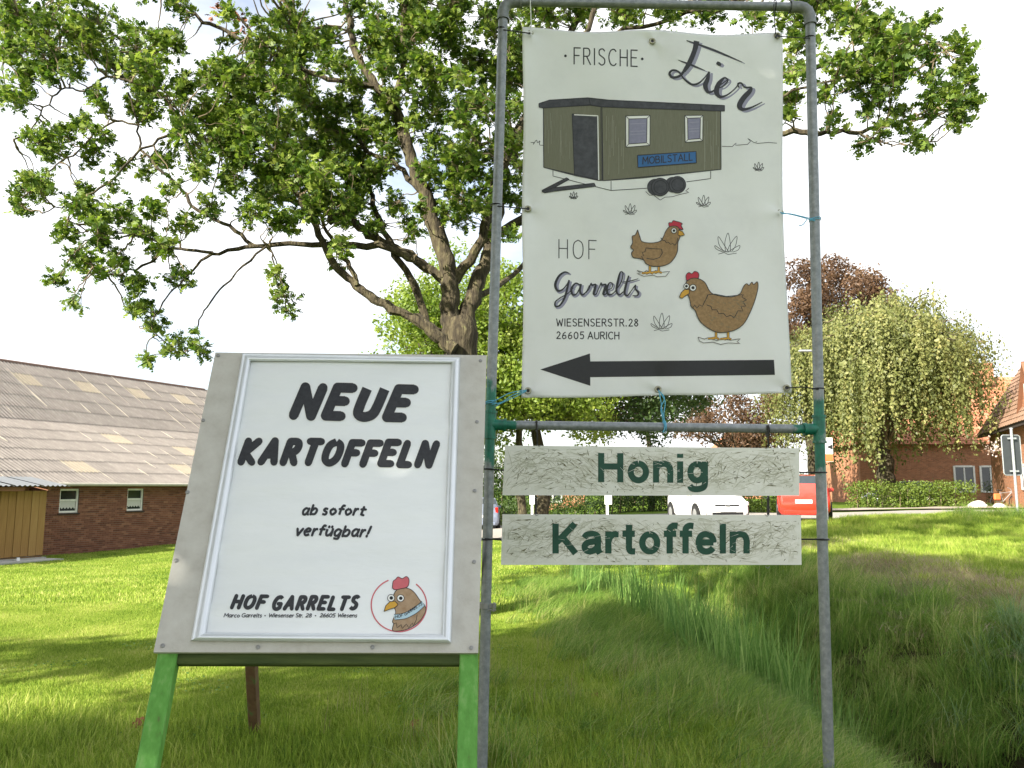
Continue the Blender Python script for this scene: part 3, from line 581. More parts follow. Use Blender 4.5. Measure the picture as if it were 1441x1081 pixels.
crown = link('crown', nmesh('crown', V_, F_, M['oakleaf'], vv), oak, kind='stuff')
leafmes = [nmesh('leaf', OAKLEAF_V, OAKLEAF_F, M['oakleaf'], [q] * len(OAKLEAF_F)) for q in (.1, .35, .6, .9)]
for n_, i in enumerate(sorted(vis)):
    n0 = Vector(nn[i]).normalized(); t = Vector(D[i]); t = (t - n0 * t.dot(n0)).normalized(); b_ = n0.cross(t); s = S[i]
    o = bpy.data.objects.new('leaf', leafmes[n_ % 4]); COL.objects.link(o); o.parent = oak
    mw = Matrix(((t.x * s, b_.x * s, n0.x * s, P[i][0]), (t.y * s, b_.y * s, n0.y * s, P[i][1]), (t.z * s, b_.z * s, n0.z * s, P[i][2]), (0, 0, 0, 1)))
    o.matrix_basis = Matrix.Translation(-oak.location) @ mw
# withered spray of leaves hanging near the top
P, nn, D, S = rosettes([np.array(atY(300 + a, 22 + b, TY - .5)) for a, b in ((0, 0), (6, -8), (38, 0), (40, 12), (38, 25))], rg, (5, 8), (.07, .11))
V_, F_ = leafset(P, nn, S, OAKLEAF_V, OAKLEAF_F, rg, D); link('withered_leaves', nmesh('withered_leaves', V_, F_, M['browleaf'], rg.random(len(F_))), oak, kind='stuff')

def leafy(parent, clumps, per, size, mat_, rng, name='crown', shell=.55, flat=.8):
    """crown of leaf faces spread through ellipsoid clumps (x,y,z,r)"""
    P = []; Nn = []; S = []; vv = []
    for (x, y, z, r) in clumps:
        k = int(per * r * r); d = rng.normal(size=(k, 3)); d /= np.linalg.norm(d, axis=1)[:, None]
        rad = r * (shell + (1 - shell) * rng.random(k)) * (1 + .18 * np.sin(d[:, 0] * 5 + x) * np.cos(d[:, 2] * 6 + z)); p = d * rad[:, None]; p[:, 2] *= flat
        P.append(p + (x, y, z)); Nn.append(d + rng.normal(0, .7, (k, 3))); S.append(rng.uniform(*size, k)); vv.append(np.clip(rng.normal(.5, .22, k) + rng.normal(0, .12), 0, 1))
    P = np.vstack(P); V_, F_ = leafset(P, np.vstack(Nn), np.concatenate(S), QUAD[0], QUAD[1], rng)
    return link(name, nmesh(name, V_, F_, mat_, np.concatenate(vv)), parent, kind='stuff')
def crownblobs(c, rx, rz, n, r, rng, ry=None, low=-.6):
    out = []
    while len(out) < n:
        d = rng.normal(size=3); d /= np.linalg.norm(d)
        if d[2] < low: continue
        q = rng.random() ** .33
        out.append((c[0] + d[0] * rx * q, c[1] + d[1] * (ry or rx) * q, c[2] + d[2] * rz * q, r * rng.uniform(.6, 1.25)))
    return out
def simpletree(label, x, y, h, crown_c, rx, rz, n, r, per, size, lm, tr_r, seed, group=None, bark='bark', low=-.6, name='maple_tree', ry=None):
    rng = np.random.default_rng(seed); z = Z(x, y); t = empty(name, (x, y, z), label=label, cat='tree', group=group)
    mb = MB(); top = np.array(crown_c); f = np.array([x, y, z - .2])
    hh = crown_c[2] - rz * .5 - z; limb(mb, [f, f + (.03, 0, hh * .5), f + (-.02, 0, hh), top * .9 + f * .1], tr_r, tr_r * .4, 9, .03, rng)
    bl = crownblobs(crown_c, rx, rz, n, r, rng, ry, low)
    for b_ in bl[::2]:
        a = f.copy(); a[2] = z + hh * 1.0; e = np.array(b_[:3])
        limb(mb, [a, (a + e) / 2 + rng.normal(0, .2, 3) + (0, 0, -.2), e], tr_r * .35, .02, 5, .03, rng)
    mb.build('trunk', M[bark], t, smooth=True)
    leafy(t, bl, per, size, M[lm], rng); return t
# row of maples across the yard behind the signs
simpletree('yellow-green maple behind the oak, its crown right of the poster board', -2.3, 30, 11, (-2.4, 30, 6.6), 2.9, 3.6, 88, 1.0, 420, (.10, .2), 'mapleleaf', .2, 41, low=-.9)
simpletree('broad yellow-green maple with the thinner trunk seen between the wooden boards', .35, 31, 12, (.9, 31, 6.3), 3.6, 3.8, 110, 1.05, 420, (.10, .2), 'mapleleaf', .2, 42, low=-.8)
simpletree('dark maple with the thick trunk seen between the wooden boards', 1.25, 33, 12, (4.0, 33, 6.5), 4.2, 3.6, 110, 1.0, 380, (.10, .2), 'darkleaf', .34, 43, low=-.75)
simpletree('sparse dark tree hanging over the gap above the honey board', 7.2, 42, 11, (7.4, 42, 7.0), 2.8, 3.1, 30, .8, 190, (.12, .2), 'darkleaf', .2, 44, low=-.7)
# copper beech
simpletree('tall copper beech with dark red-brown foliage behind the weeping tree', 22.5, 60, 20, (24.0, 60, 13.2), 5.4, 5.6, 120, 1.3, 210, (.14, .28), 'beechleaf', .5, 45, name='copper_beech')
simpletree('dark bronze tree filling the gap left of the right-hand pole', 15.5, 55, 11, (16.2, 55, 5.6), 4.4, 3.4, 60, 1.1, 190, (.14, .26), 'beechleaf', .3, 46, name='copper_beech', low=-.9)
# weeping tree
def weeping():
    rng = np.random.default_rng(51); x, y = 22.4, 48.0; z = Z(x, y); t = empty('weeping_tree', (x, y, z), label='huge weeping tree with curtains of hanging leaves behind the low hedge', cat='tree')
    mb = MB(); f = np.array([x, y, z - .2]); fork = np.array([x - .1, y, z + 3.4])
    limb(mb, [f, (f + fork) / 2 + (.1, 0, 0), fork], .62, .42, 12, .04, rng)
    strands = []; mb2 = MB()
    for i in range(46):
        a = i * 2.399; R = (1.0 + 5.0 * math.sqrt((i + .5) / 46)); H = 14.2 - .13 * R ** 2 + rng.normal(0, .5)
        tip = np.array([x + R * math.cos(a) + (.3 if math.cos(a) > 0 else -1.0) * abs(math.cos(a)), y + R * math.sin(a), z + H - 1.0])
        if tip[0] < 19: tip[2] -= .8
        k = np.array([x + .4 * R * math.cos(a), y + .4 * R * math.sin(a), z + 5 + .55 * (H - 5)]); ap = (k + tip) / 2 + (0, 0, .9)
        q = limb(mb if i % 3 else mb2, [fork, k, ap, tip], .11, .025, 6, .05, rng)
        for s in q[7:]:
            for _ in range(6): strands.append(s + rng.normal(0, .55, 3) * (1, 1, .35))
    P = []; W = []
    for s in strands:
        R = math.hypot(s[0] - x, s[1] - y); zb = z + 1.05 + rng.random() ** 1.4 * 2.7 + (1.4 if R < 3.0 else 0) + .5 * math.sin(s[0] * 1.7); ln = max(.8, min(s[2] - zb, rng.uniform(1.2, 6.5)))
        out = np.array([s[0] - x, s[1] - y, 0]) / max(R, .3); n = int(ln / .075); tt = np.linspace(0, 1, n); sh = rng.normal(.5, .25)
        p = s + out * (tt ** .7)[:, None] * rng.uniform(.1, .7) + np.outer(tt, (0, 0, -ln)) + rng.normal(0, .07, (n, 3))
        P.append(p); W.append(np.clip(rng.normal(sh, .16, n), 0, 1))
    P = np.vstack(P); W = np.concatenate(W); n = len(P); out = P - (x, y, z + 4); out[:, 2] *= .1
    nn = out / (np.linalg.norm(out, axis=1)[:, None] + .1) + rng.normal(0, .6, (n, 3)); sp = rng.normal(0, .5, (n, 3)); sp[:, 2] -= 1
    V_, F_ = leafset(P, nn, rng.uniform(.08, .25, n), QUAD[0], QUAD[1], rng, sp)
    mb.build('trunk', M['bark'], t, smooth=True); mb2.build('pale_limbs', M['stone'] if False else M['twig'], t, smooth=True)
    link('crown', nmesh('crown', V_, F_, M['weepleaf'], W), t, kind='stuff')
weeping()
# trees behind the photographer whose shade falls on the signs and the lawn
def shadetree(label, x, y, c, rx, rz, n, seed, per=60, rr=.8, ry=None):
    simpletree(label, x, y, 10, c, rx, rz, n, rr, per, (.16, .26), 'oakleaf', .3, seed, group=None, name='oak_tree', ry=ry or rx)
shadetree('roadside oak behind the photographer that shades the signs', -6.3, -4.6, (-5.5, -1.9, 7.0), 4.1, 1.9, 150, 61, 430)
shadetree('second roadside oak further left behind the photographer', -13.5, -2.2, (-13.6, -.9, 7.0), 2.6, .5, 22, 62, 260, .5, .4)
shadetree('third roadside oak behind the photographer to the left', -12.0, -6.0, (-11.2, -5.2, 7.0), 2.6, 1.0, 44, 64, 260, .7, 1.4)
shadetree('young roadside oak beside the photographer shading the ditch', -3.2, -2.0, (-3.0, 2.3, 7.8), 3.4, 1.5, 90, 63, 280)
# dark shrubs and hedges beyond the yard
def bush(name, label, x0, x1, y, h, depth, lm, per, seed, group=None, r=.5, size=(.07, .14), cat='hedge', y1=None):
    rng = np.random.default_rng(seed); xm = (x0 + x1) / 2; y1 = y if y1 is None else y1; t = empty(name, (xm, (y + y1) / 2, Z(xm, y)), label=label, cat=cat, group=group)
    cl = []; n = max(2, int((abs(x1 - x0)) / (r * .75)))
    for i in range(n):
        fx = i / (n - 1); x = x0 + (x1 - x0) * fx; yy = y + (y1 - y) * fx; zz = Z(x, yy)
        for k in range(max(1, int(h / (r * .9)))):
            for dd in range(max(1, int(depth / r))):
                cl.append((x + rng.normal(0, .1), yy + dd * r + rng.normal(0, .08), zz + r * .55 + k * (h - r * 1.1) / max(1, int(h / (r * .9)) - 1 or 1) + rng.normal(0, .04), r * rng.uniform(.85, 1.1)))
    core = MB()
    for i in range(len(cl)):
        a = cl[i]
        if rng.random() < .5: core.tube([(a[0], a[1], Z(a[0], a[1]) - .05), (a[0] + .05, a[1], a[2])], [.03, .015], 4)
    core.build('stems', M['twig'], t, kind='stuff'); leafy(t, cl, per, size, M[lm], rng, 'foliage', .6, .9); return t
def lib(px, Y): return (px - 720.5) / F * Y * 1.0
bush('hedge', 'low clipped yellow-green hedge in front of the weeping tree', 19.0, 25.2, 44.2, 1.35, 1.4, 'hedgeleaf', 620, 71, r=.55)
bush('hedge', 'short yellow-green hedge between the white car and the red car', 9.6, 13.2, 36.0, 1.3, 1.0, 'hedgeleaf', 620, 72, r=.5)
bush('hedge', 'long low hedge seen between the two wooden boards left of the white car', -1.0, 9.0, 42.5, 1.25, 1.6, 'darkleaf', 420, 73, r=.6, y1=41)
bush('shrub', 'tall dark shrub beside the left pole behind the parked estate car', -2.6, .3, 50, 4.2, 2.0, 'darkleaf', 260, 74, r=.9, size=(.1, .2), cat='shrub')
bush('shrub', 'dark shrub row beyond the yard left of the brick house', -10.5, -3.2, 54, 3.6, 1.6, 'mapleleaf', 220, 75, r=.9, size=(.1, .2), cat='shrub')
bush('shrub', 'dark green shrub right of the small brick house wall', 6.4, 11.4, 52, 2.3, 1.2, 'darkleaf', 300, 76, r=.8, size=(.1, .18), cat='shrub')
bush('shrub', 'rounded garden bush beside the white window of the far house', 31.0, 33.0, 52, 1.5, .8, 'darkleaf', 420, 77, r=.5, cat='shrub')
rng_ = np.random.default_rng(81); cl = []
for i in range(70):
    x = -60 + i * 2.6 + rng_.normal(0, .8); cl.append((x, 120 + rng_.normal(0, 3), 1.2 + rng_.random() * 1.2, 2.4 * rng_.uniform(.7, 1.2)))
leafy(None, cl, 60, (.3, .6), M['darkleaf'], rng_, 'far_wood', .6, .9)
# ------------------------------------------------------------------ printing engine: flat lettering and drawings on a surface given as map(px,py,lift)
G = {
 'A': (.72, [[(0, 0), (.36, 1), (.72, 0)], [(.13, .34), (.59, .34)]]), 'B': (.6, [[(0, 0), (0, 1)], 's', [(0, 1), (.42, .97), (.5, .77), (.4, .56), (0, .53)], 's', [(.3, .54), (.54, .44), (.58, .26), (.45, .03), (0, 0)]]),
 'C': (.66, ['s', [(.64, .86), (.45, 1), (.15, .9), (0, .5), (.15, .1), (.45, 0), (.66, .14)]]), 'E': (.54, [[(.54, 1), (0, 1), (0, 0), (.54, 0)], [(0, .53), (.46, .53)]]),
 'F': (.5, [[(.54, 1), (0, 1), (0, 0)], [(0, .53), (.44, .53)]]), 'G': (.72, ['s', [(.66, .86), (.45, 1), (.15, .9), (0, .5), (.15, .1), (.45, 0), (.68, .12)], [(.68, .1), (.68, .44), (.42, .44)]]),
 'H': (.62, [[(0, 0), (0, 1)], [(.62, 0), (.62, 1)], [(0, .52), (.62, .52)]]), 'I': (.06, [[(.03, 0), (.03, 1)]]),
 'K': (.6, [[(0, 0), (0, 1)], [(.58, 1), (.05, .45), (.6, 0)]]), 'L': (.48, [[(0, 1), (0, 0), (.48, 0)]]), 'M': (.8, [[(0, 0), (.06, 1), (.4, .35), (.74, 1), (.8, 0)]]),
 'N': (.64, [[(0, 0), (0, 1), (.62, 0), (.62, 1)]]), 'O': (.72, ['s', [(.36, 1), (.08, .84), (0, .5), (.08, .16), (.36, 0), (.64, .16), (.72, .5), (.64, .84), (.36, 1)]]),
 'R': (.58, [[(0, 0), (0, 1)], 's', [(0, 1), (.42, .98), (.54, .76), (.42, .53), (0, .5)], [(.26, .5), (.6, 0)]]), 'S': (.56, ['s', [(.54, .86), (.35, 1), (.08, .92), (.06, .66), (.3, .52), (.52, .36), (.5, .1), (.25, 0), (0, .14)]]),
 'T': (.6, [[(0, 1), (.62, 1)], [(.31, 1), (.31, 0)]]), 'U': (.62, ['s', [(0, 1), (0, .4), (.06, .1), (.31, 0), (.56, .1), (.62, .4), (.62, 1)]]), 'W': (.9, [[(0, 1), (.2, 0), (.45, .8), (.7, 0), (.9, 1)]]),
 'a': (.5, ['s', [(.44, .6), (.2, .68), (.02, .4), (.1, .04), (.3, .04), (.44, .3)], [(.48, .66), (.42, .2), (.5, 0)]]), 'b': (.5, [[(.02, 1), (0, 0)], 's', [(.02, .4), (.25, .66), (.46, .45), (.36, .06), (.02, .05)]]),
 'c': (.42, ['s', [(.42, .58), (.2, .67), (0, .33), (.16, 0), (.42, .1)]]), 'e': (.46, ['s', [(.04, .34), (.36, .4), (.4, .6), (.2, .68), (.0, .35), (.14, 0), (.42, .1)]]), 'f': (.34, ['s', [(.42, .94), (.24, 1), (.14, .7), (.1, 0)], [(0, .62), (.34, .62)]]),
 'g': (.5, ['s', [(.44, .6), (.2, .68), (.02, .4), (.1, .06), (.3, .06), (.44, .3)], 's', [(.48, .66), (.44, .1), (.36, -.26), (.02, -.22)]]), 'i': (.1, [[(.05, .66), (.03, 0)], [(.05, .86), (.06, .95)]]), 'l': (.12, [[(.06, 1), (.04, 0)]]),
 'n': (.46, [[(.02, .66), (0, 0)], 's', [(.02, .4), (.26, .68), (.42, .54), (.42, 0)]]), 'o': (.5, ['s', [(.25, .68), (.02, .4), (.2, 0), (.46, .3), (.25, .68)]]), 'r': (.32, [[(.03, .66), (0, 0)], 's', [(.03, .4), (.16, .62), (.34, .64)]]),
 's': (.4, ['s', [(.38, .6), (.15, .66), (.08, .46), (.32, .26), (.26, .02), (0, .07)]]), 't': (.34, [[(.16, .9), (.1, .1), (.3, .02)], [(0, .64), (.36, .64)]]), 'u': (.46, ['s', [(.02, .66), (.02, .2), (.14, 0), (.36, .16), (.44, .4)], [(.46, .66), (.44, 0)]]),
 'v': (.44, [[(0, .66), (.16, 0), (.44, .66)]]), '!': (.12, [[(.12, 1), (.04, .3)], [(.0, .1), (.0, 0)]]), '.': (.08, [[(.04, 0), (.04, .1)]]), ' ': (.28, []), '-': (.3, [[(.08, .35), (.2, .35)]]),
 '0': (.56, ['s', [(.28, 1), (.04, .75), (.04, .25), (.28, 0), (.52, .25), (.52, .75), (.28, 1)]]), '2': (.52, ['s', [(.02, .78), (.25, 1), (.48, .8), (.38, .5), (.02, .04)], [(.02, .02), (.54, .02)]]), '5': (.52, [[(.5, 1), (.1, 1), (.06, .56)], 's', [(.06, .56), (.35, .62), (.5, .36), (.36, .04), (0, .08)]]),
 '6': (.54, ['s', [(.46, .96), (.18, .75), (.02, .3), (.2, 0), (.5, .18), (.42, .5), (.1, .42)]]), '8': (.52, ['s', [(.26, .54), (.06, .76), (.26, 1), (.46, .76), (.26, .54), (.02, .26), (.26, 0), (.5, .26), (.26, .54)]])}
G2 = {'H': (.74, [[(.10, 0), (.10, 1)], [(.64, 0), (.64, 1)], [(.1, .54), (.64, .54)]]), 'o': (.62, ['s', [(.31 + .215 * math.sin(a), .36 + .285 * math.cos(a)) for a in np.linspace(0, 6.2832, 17)]]),
 'n': (.58, [[(.09, 0), (.09, .74)], 's', [(.09, .42), (.14, .57), (.29, .65), (.43, .60), (.49, .44), (.49, .2), (.49, 0)]]), 'i': (.19, [[(.09, 0), (.09, .74)], [(.09, .86), (.09, 1)]]),
 'g': (.60, ['s', [(.28 + .19 * math.sin(a), .37 + .28 * math.cos(a)) for a in np.linspace(0, 6.2832, 17)], 's', [(.50, .74), (.50, .3), (.50, 0), (.46, -.14), (.3, -.21), (.14, -.19), (.07, -.09)]]),
 'K': (.76, [[(.10, 0), (.10, 1)], [(.66, 1), (.14, .38)], [(.28, .58), (.68, 0)]]), 'a': (.58, ['s', [(.07, .52), (.14, .62), (.30, .655), (.44, .60), (.47, .46), (.47, .14), (.53, 0)], 's', [(.46, .42), (.2, .37), (.09, .27), (.11, .13), (.24, .07), (.41, .15), (.47, .3)]]),
 'r': (.40, [[(.09, 0), (.09, .74)], 's', [(.09, .40), (.15, .56), (.26, .645), (.39, .64)]]), 't': (.38, ['s', [(.19, .96), (.19, .5), (.19, .18), (.24, .08), (.37, .07)], [(.0, .66), (.36, .66)]]),
 'f': (.36, ['s', [(.40, .92), (.28, .93), (.19, .86), (.17, .74), (.17, .4), (.17, 0)], [(0, .66), (.36, .66)]]), 'e': (.60, [[(.1, .37), (.52, .37)], 's', [(.52, .36), (.50, .50), (.42, .61), (.30, .65), (.17, .60), (.10, .45), (.10, .28), (.17, .12), (.30, .065), (.43, .10), (.51, .19)]]), 'l': (.19, [[(.09, 0), (.09, 1)]])}
G['ü'] = (.46, G['u'][1] + [[(.1, .84), (.11, .92)], [(.34, .84), (.35, .92)]])
class Ink:
    """ribbons and filled shapes in photo pixels laid on a surface"""
    def __init__(s, mapf, lift=.0007): s.m = mapf; s.l = lift; s.V = {}; s.F = {}; s.k = 0
    def _add(s, key, vs, fs):
        V = s.V.setdefault(key, []); Fq = s.F.setdefault(key, []); b = len(V); V += vs; Fq += [tuple(b + i for i in f) for f in fs]
    def stroke(s, key, pts, w, smooth=False, step=2.5, layer=0, taper=False, caps=0):
        pts = [tuple(p) for p in pts]
        ws = w if hasattr(w, '__len__') else [w] * len(pts)
        q = [np.array((p[0], p[1], ww)) for p, ww in zip(pts, ws)]
        if smooth and len(q) > 2: q = crsp(q, 6)
        r = [q[0]]
        for a, b in zip(q[:-1], q[1:]):
            n = max(1, int(math.hypot(b[0] - a[0], b[1] - a[1]) / step))
            for i in range(1, n + 1): r.append(a + (b - a) * i / n)
        q = np.array(r); d = np.gradient(q[:, :2], axis=0) if len(q) > 2 else np.repeat((q[1:, :2] - q[:1, :2]), 2, 0)
        if caps:
            u0 = d[0] / np.linalg.norm(d[0]); u1 = d[-1] / np.linalg.norm(d[-1]); q[0, :2] -= u0 * caps; q[-1, :2] += u1 * caps
        d /= np.linalg.norm(d, axis=1)[:, None] + 1e-9; nrm = np.stack([-d[:, 1], d[:, 0]], 1); lf = s.l + layer * .0006 + (s.k % 40) * .000010; s.k += 1
        vs = []
        for p, n in zip(q, nrm): vs += [s.m(p[0] + n[0] * p[2] / 2, p[1] + n[1] * p[2] / 2, lf), s.m(p[0] - n[0] * p[2] / 2, p[1] - n[1] * p[2] / 2, lf)]
        s._add(key, vs, [(2 * i, 2 * i + 1, 2 * i + 3, 2 * i + 2) for i in range(len(q) - 1)])
    def fill(s, key, poly, smooth=False, layer=0, grid=9):
        P = [tuple(p) for p in poly]
        if smooth: P = [tuple(p[:2]) for p in crsp(P + [P[0]], 4)][:-1]
        Q = []
        for a, b in zip(P, P[1:] + P[:1]):
            n = max(1, int(math.hypot(b[0] - a[0], b[1] - a[1]) / grid))
            for i in range(n): Q.append(Vector((a[0] + (b[0] - a[0]) * i / n, a[1] + (b[1] - a[1]) * i / n)))
        n = len(Q); pts = list(Q); xs = [p.x for p in Q]; ys = [p.y for p in Q]
        for x in np.arange(min(xs) + grid / 2, max(xs), grid):
            for y in np.arange(min(ys) + grid / 2, max(ys), grid): pts.append(Vector((float(x), float(y))))
        r = delaunay_2d_cdt(pts, [(i, (i + 1) % n) for i in range(n)], [list(range(n))], 1, 1e-5)
        lf = s.l + layer * .0006 + (s.k % 40) * .000010; s.k += 1
        s._add(key, [s.m(v.x, v.y, lf) for v in r[0]], [tuple(f) for f in r[2]])
    def circle(s, key, cx, cy, r, w=None, layer=0, rx=1.0):
        pts = [(cx + r * rx * math.cos(a), cy + r * math.sin(a)) for a in np.linspace(0, 2 * math.pi, 25)]
        if w: s.stroke(key, pts, w, layer=layer)
        else: s.fill(key, pts[:-1], layer=layer, grid=6)
    def text(s, key, txt, x0, x1, y0, y1, h, wt, shear=0, gap=.16, layer=0, hw=1.0, jit=0, capx=0, T=None, each=False, rnd=False):
        T = T or G; key0 = key
        adv = [T[c][0] for c in txt]; tot = sum(adv) + gap * (len(txt) - 1); k = (x1 - x0) / tot; cx = 0; rj = random.Random(3)
        for ci, (c, a) in enumerate(zip(txt, adv)):
            if each: key = '%s|%s%d' % (key0, txt, ci)
            sm = False; dy = rj.uniform(-jit, jit)
            for st in T[c][1]:
                if st == 's': sm = True; continue
                def tr_(p):
                    X = x0 + (cx + p[0]) * k + shear * p[1] * h; return X, y0 + (y1 - y0) * (X - x0) / (x1 - x0) - (p[1] + dy) * h
                pp = [tr_(p) for p in st]
                if sm: s.stroke(key, pp, wt, True, layer=layer, caps=capx)
                else:
                    if rnd:
                        for q_ in pp[1:-1]: s.circle(key, q_[0], q_[1], wt * .5, layer=layer)
                        for a_, b_ in zip(pp[:-1], pp[1:]): s.stroke(key, [a_, b_], wt, layer=layer)
                        for q_ in (pp[0], pp[-1]): s.circle(key, q_[0], q_[1], wt * .46, layer=layer)
                        continue
                    for a_, b_ in zip(pp[:-1], pp[1:]):
                        s.stroke(key, [a_, b_], wt, layer=layer, caps=(wt * .35 + capx) if T is G else 0)
                sm = False
            cx += a + gap
    def done(s, parent, names):
        out = []
        for key, V in s.V.items():
            me = bpy.data.meshes.new(key); me.from_pydata([tuple(v) for v in V], [], s.F[key]); me.materials.append(M[key.split('|')[0]]); me.polygons.foreach_set('use_smooth', [True] * len(me.polygons))
            out.append(link('letter' if '|' in key else names.get(key, 'print'), me, parent))
            if key == 'wagon_line': out[-1]['kind'] = 'stuff'
        return out

# ------------------------------------------------------------------ scaffold-pipe frame
FY = 4.45; PN = Vector((0, -1, 0)); PP = Vector((0, FY, 0))
def fp(px, py, dy=0): return on_plane(px, py, PP + Vector((0, dy, 0)), PN)
def painttube(name, pts, r, parent, paintf, n=20, flare=None):
    mb = MB(); q = []
    for a, b in zip(pts[:-1], pts[1:]):
        k = max(1, int((b - a).length / .04))
        for i in range(k): q.append(a.lerp(b, i / k))
    q.append(pts[-1]); rs = [r + (flare(p) if flare else 0) for p in q]; mb.tube(q, rs, n)
    o = mb.build(name, M['pipe'], parent, smooth=True)
    at = o.data.attributes.new('paint', 'FLOAT', 'POINT'); off = wloc(parent); at.data.foreach_set('value', [paintf(v.co) for v in o.data.vertices])
    return o
TL, TR_ = fp(708, 3), fp(1139, 10); JL, JR = fp(690, 598), fp(1153, 604)
left_bot = fp(677, 1075); left_bot.z = Z(left_bot.x, FY) - .15
right_bot = fp(1167, 1130); right_bot.z = Z(right_bot.x, FY) - .15
left_bot = JL + (left_bot - JL); PR = .0285
pf = empty('pipe_frame', (left_bot.x, FY, Z(left_bot.x, FY)), label='tall galvanised pipe frame with green painted joints holding the egg banner', cat='sign frame')
def near(jl, s, o=0):
    return lambda p: .62 * math.exp(-((p - jl).length / s) ** 2) - .02 + o
jl_p = lambda p: max(.85 * math.exp(-((p - JL).length / .30) ** 2), .0)
jr_p = lambda p: max(.8 * math.exp(-((p - JR - Vector((0, 0, -.04))).length / .27) ** 2), .0)
painttube('pole', [TL + Vector((0, 0, -.09)), JL, left_bot], PR, pf, jl_p)
painttube('pole', [TR_ + Vector((0, 0, -.09)), JR, right_bot], PR, pf, jr_p)
painttube('crossbar', [TL + Vector((.08, 0, 0)), TR_ + Vector((-.08, 0, 0))], PR * .9, pf, lambda p: 0)
painttube('crossbar', [JL + Vector((.05, 0, 0)), JR + Vector((-.05, 0, 0))], PR * .88, pf, lambda p: max(.75 * math.exp(-((p - JL).length / .24) ** 2), .8 * math.exp(-((p - JR).length / .20) ** 2)))
for J, sgn in ((JL, 1), (JR, -1)):
    up = (TL - JL).normalized() if sgn > 0 else (TR_ - JR).normalized()
    o = painttube('tee_fitting', [J - up * .075, J - up * .062, J + up * .062, J + up * .075], PR + .005, pf, lambda p: .85 if sgn > 0 else .62, flare=None)
    mb = MB(); mb.tube([J + Vector((sgn * .01, 0, 0)), J + Vector((sgn * .085, 0, -.001))], PR + .003, 18); mb.tube([J + Vector((sgn * .072, 0, 0)), J + Vector((sgn * .09, 0, -.001))], PR + .008, 18)
    for s in (-.078, .066): mb.tube([J + up * s, J + up * (s + .012)], PR + .010, 18)
    c = mb.build('collar', M['pipe'], o, smooth=True); at = c.data.attributes.new('paint', 'FLOAT', 'POINT'); at.data.foreach_set('value', [.8 if sgn > 0 else .6] * len(c.data.vertices))
for J, sgn in ((TL, 1), (TR_, -1)):
    mb = MB(); arc = [J + Vector((0, 0, -.115)), J + Vector((0, 0, -.06)), J + Vector((sgn * .012, 0, -.028)), J + Vector((sgn * .034, 0, -.008)), J + Vector((sgn * .065, 0, 0)), J + Vector((sgn * .115, 0, 0))]
    mb.tube(arc, PR + .005, 20); mb.tube([arc[0], arc[0] + Vector((0, 0, .016))], PR + .009, 18); mb.tube([arc[-1], arc[-1] - Vector((sgn * .016, 0, 0))], PR + .009, 18)
    o = mb.build('elbow_fitting', M['zinc_worn'], pf, smooth=True)
# hose clamp on the left pole
hc = fp(683, 852); mb = MB(); mb.tube([hc + Vector((-.008, 0, -.014)), hc + Vector((-.008, 0, .014))], PR + .006, 18); mb.box(hc + Vector((.034, -.012, 0)), (.05, .018, .024)); mb.tube([hc + Vector((.01, -.02, -.022)), hc + Vector((.058, -.03, -.02))], .006, 8); mb.tube([hc + Vector((.045, -.03, -.03)), hc + Vector((.048, -.03, .02))], .005, 6)
mb.build('pipe_clamp', M['screw'], pf, smooth=True)

# ------------------------------------------------------------------ banner
BX = [(735, 38), (1101, 46), (1114, 553), (734, 560)]
def bquad(u, v):
    a = [BX[0][i] + (BX[1][i] - BX[0][i]) * u for i in (0, 1)]; b = [BX[3][i] + (BX[2][i] - BX[3][i]) * u for i in (0, 1)]
    x, y = a[0] + (b[0] - a[0]) * v, a[1] + (b[1] - a[1]) * v
    y += 5.0 * math.sin(math.pi * u * 2) ** 2 * (1 - v) ** 6 + 1.2 * math.sin(math.pi * u * 2) ** 2 * v ** 6
    x += 2.0 * math.sin(math.pi * v * 2) ** 2 * ((1 - u) ** 6) - (5.5 * math.sin(math.pi * min(1, v * 1.0)) ** 2 * u ** 5)
    return x, y
def bdisp(px, py):
    d = .006 * math.sin(px * .021 + .6 * math.sin(py * .009)) + .004 * math.sin(py * .017 + px * .011 + 1) + .003 * math.sin(px * .05 - py * .03)
    for gx_, gy_ in ((746, 47), (918, 58), (1094, 50), (743, 294), (1098, 299), (743, 550), (926, 548), (1107, 546)):
        r = math.hypot(px - gx_, py - gy_); th = math.atan2(py - gy_, px - gx_)
        d += .008 * math.exp(-r / 34) * math.sin(th * 3 + gx_) - .008 * math.exp(-(r / 30) ** 2)
    d += .014 * math.exp(-((px - 735) / 14) ** 2) * math.sin(py * .02)
    return d
def bmap(px, py, lift=0): return fp(px, py, -.005 - bdisp(px, py) - lift)
GR = [(746, 47), (918, 58), (1094, 50), (743, 294), (1098, 299), (743, 550), (926, 548), (1107, 546)]
c0 = bmap(925, 560); ban = empty('banner', tuple(c0), label='white vinyl banner with a green wagon, two brown hens and a thick black arrow', cat='banner')
nu, nv = 92, 130; V_ = []
for j in range(nv + 1):
    for i in range(nu + 1): V_.append(tuple(bmap(*bquad(i / nu, j / nv))))
ii, jj = np.meshgrid(np.arange(nv), np.arange(nu), indexing='ij'); b = (ii * (nu + 1) + jj).ravel()
me = nmesh('vinyl_sheet', V_, np.stack([b, b + nu + 1, b + nu + 2, b + 1], 1), M['banner'], smooth=True)
o = link('vinyl_sheet', me, ban)
sm = o.modifiers.new('t', 'SOLIDIFY'); sm.thickness = .0008; sm.offset = 0
gm = None
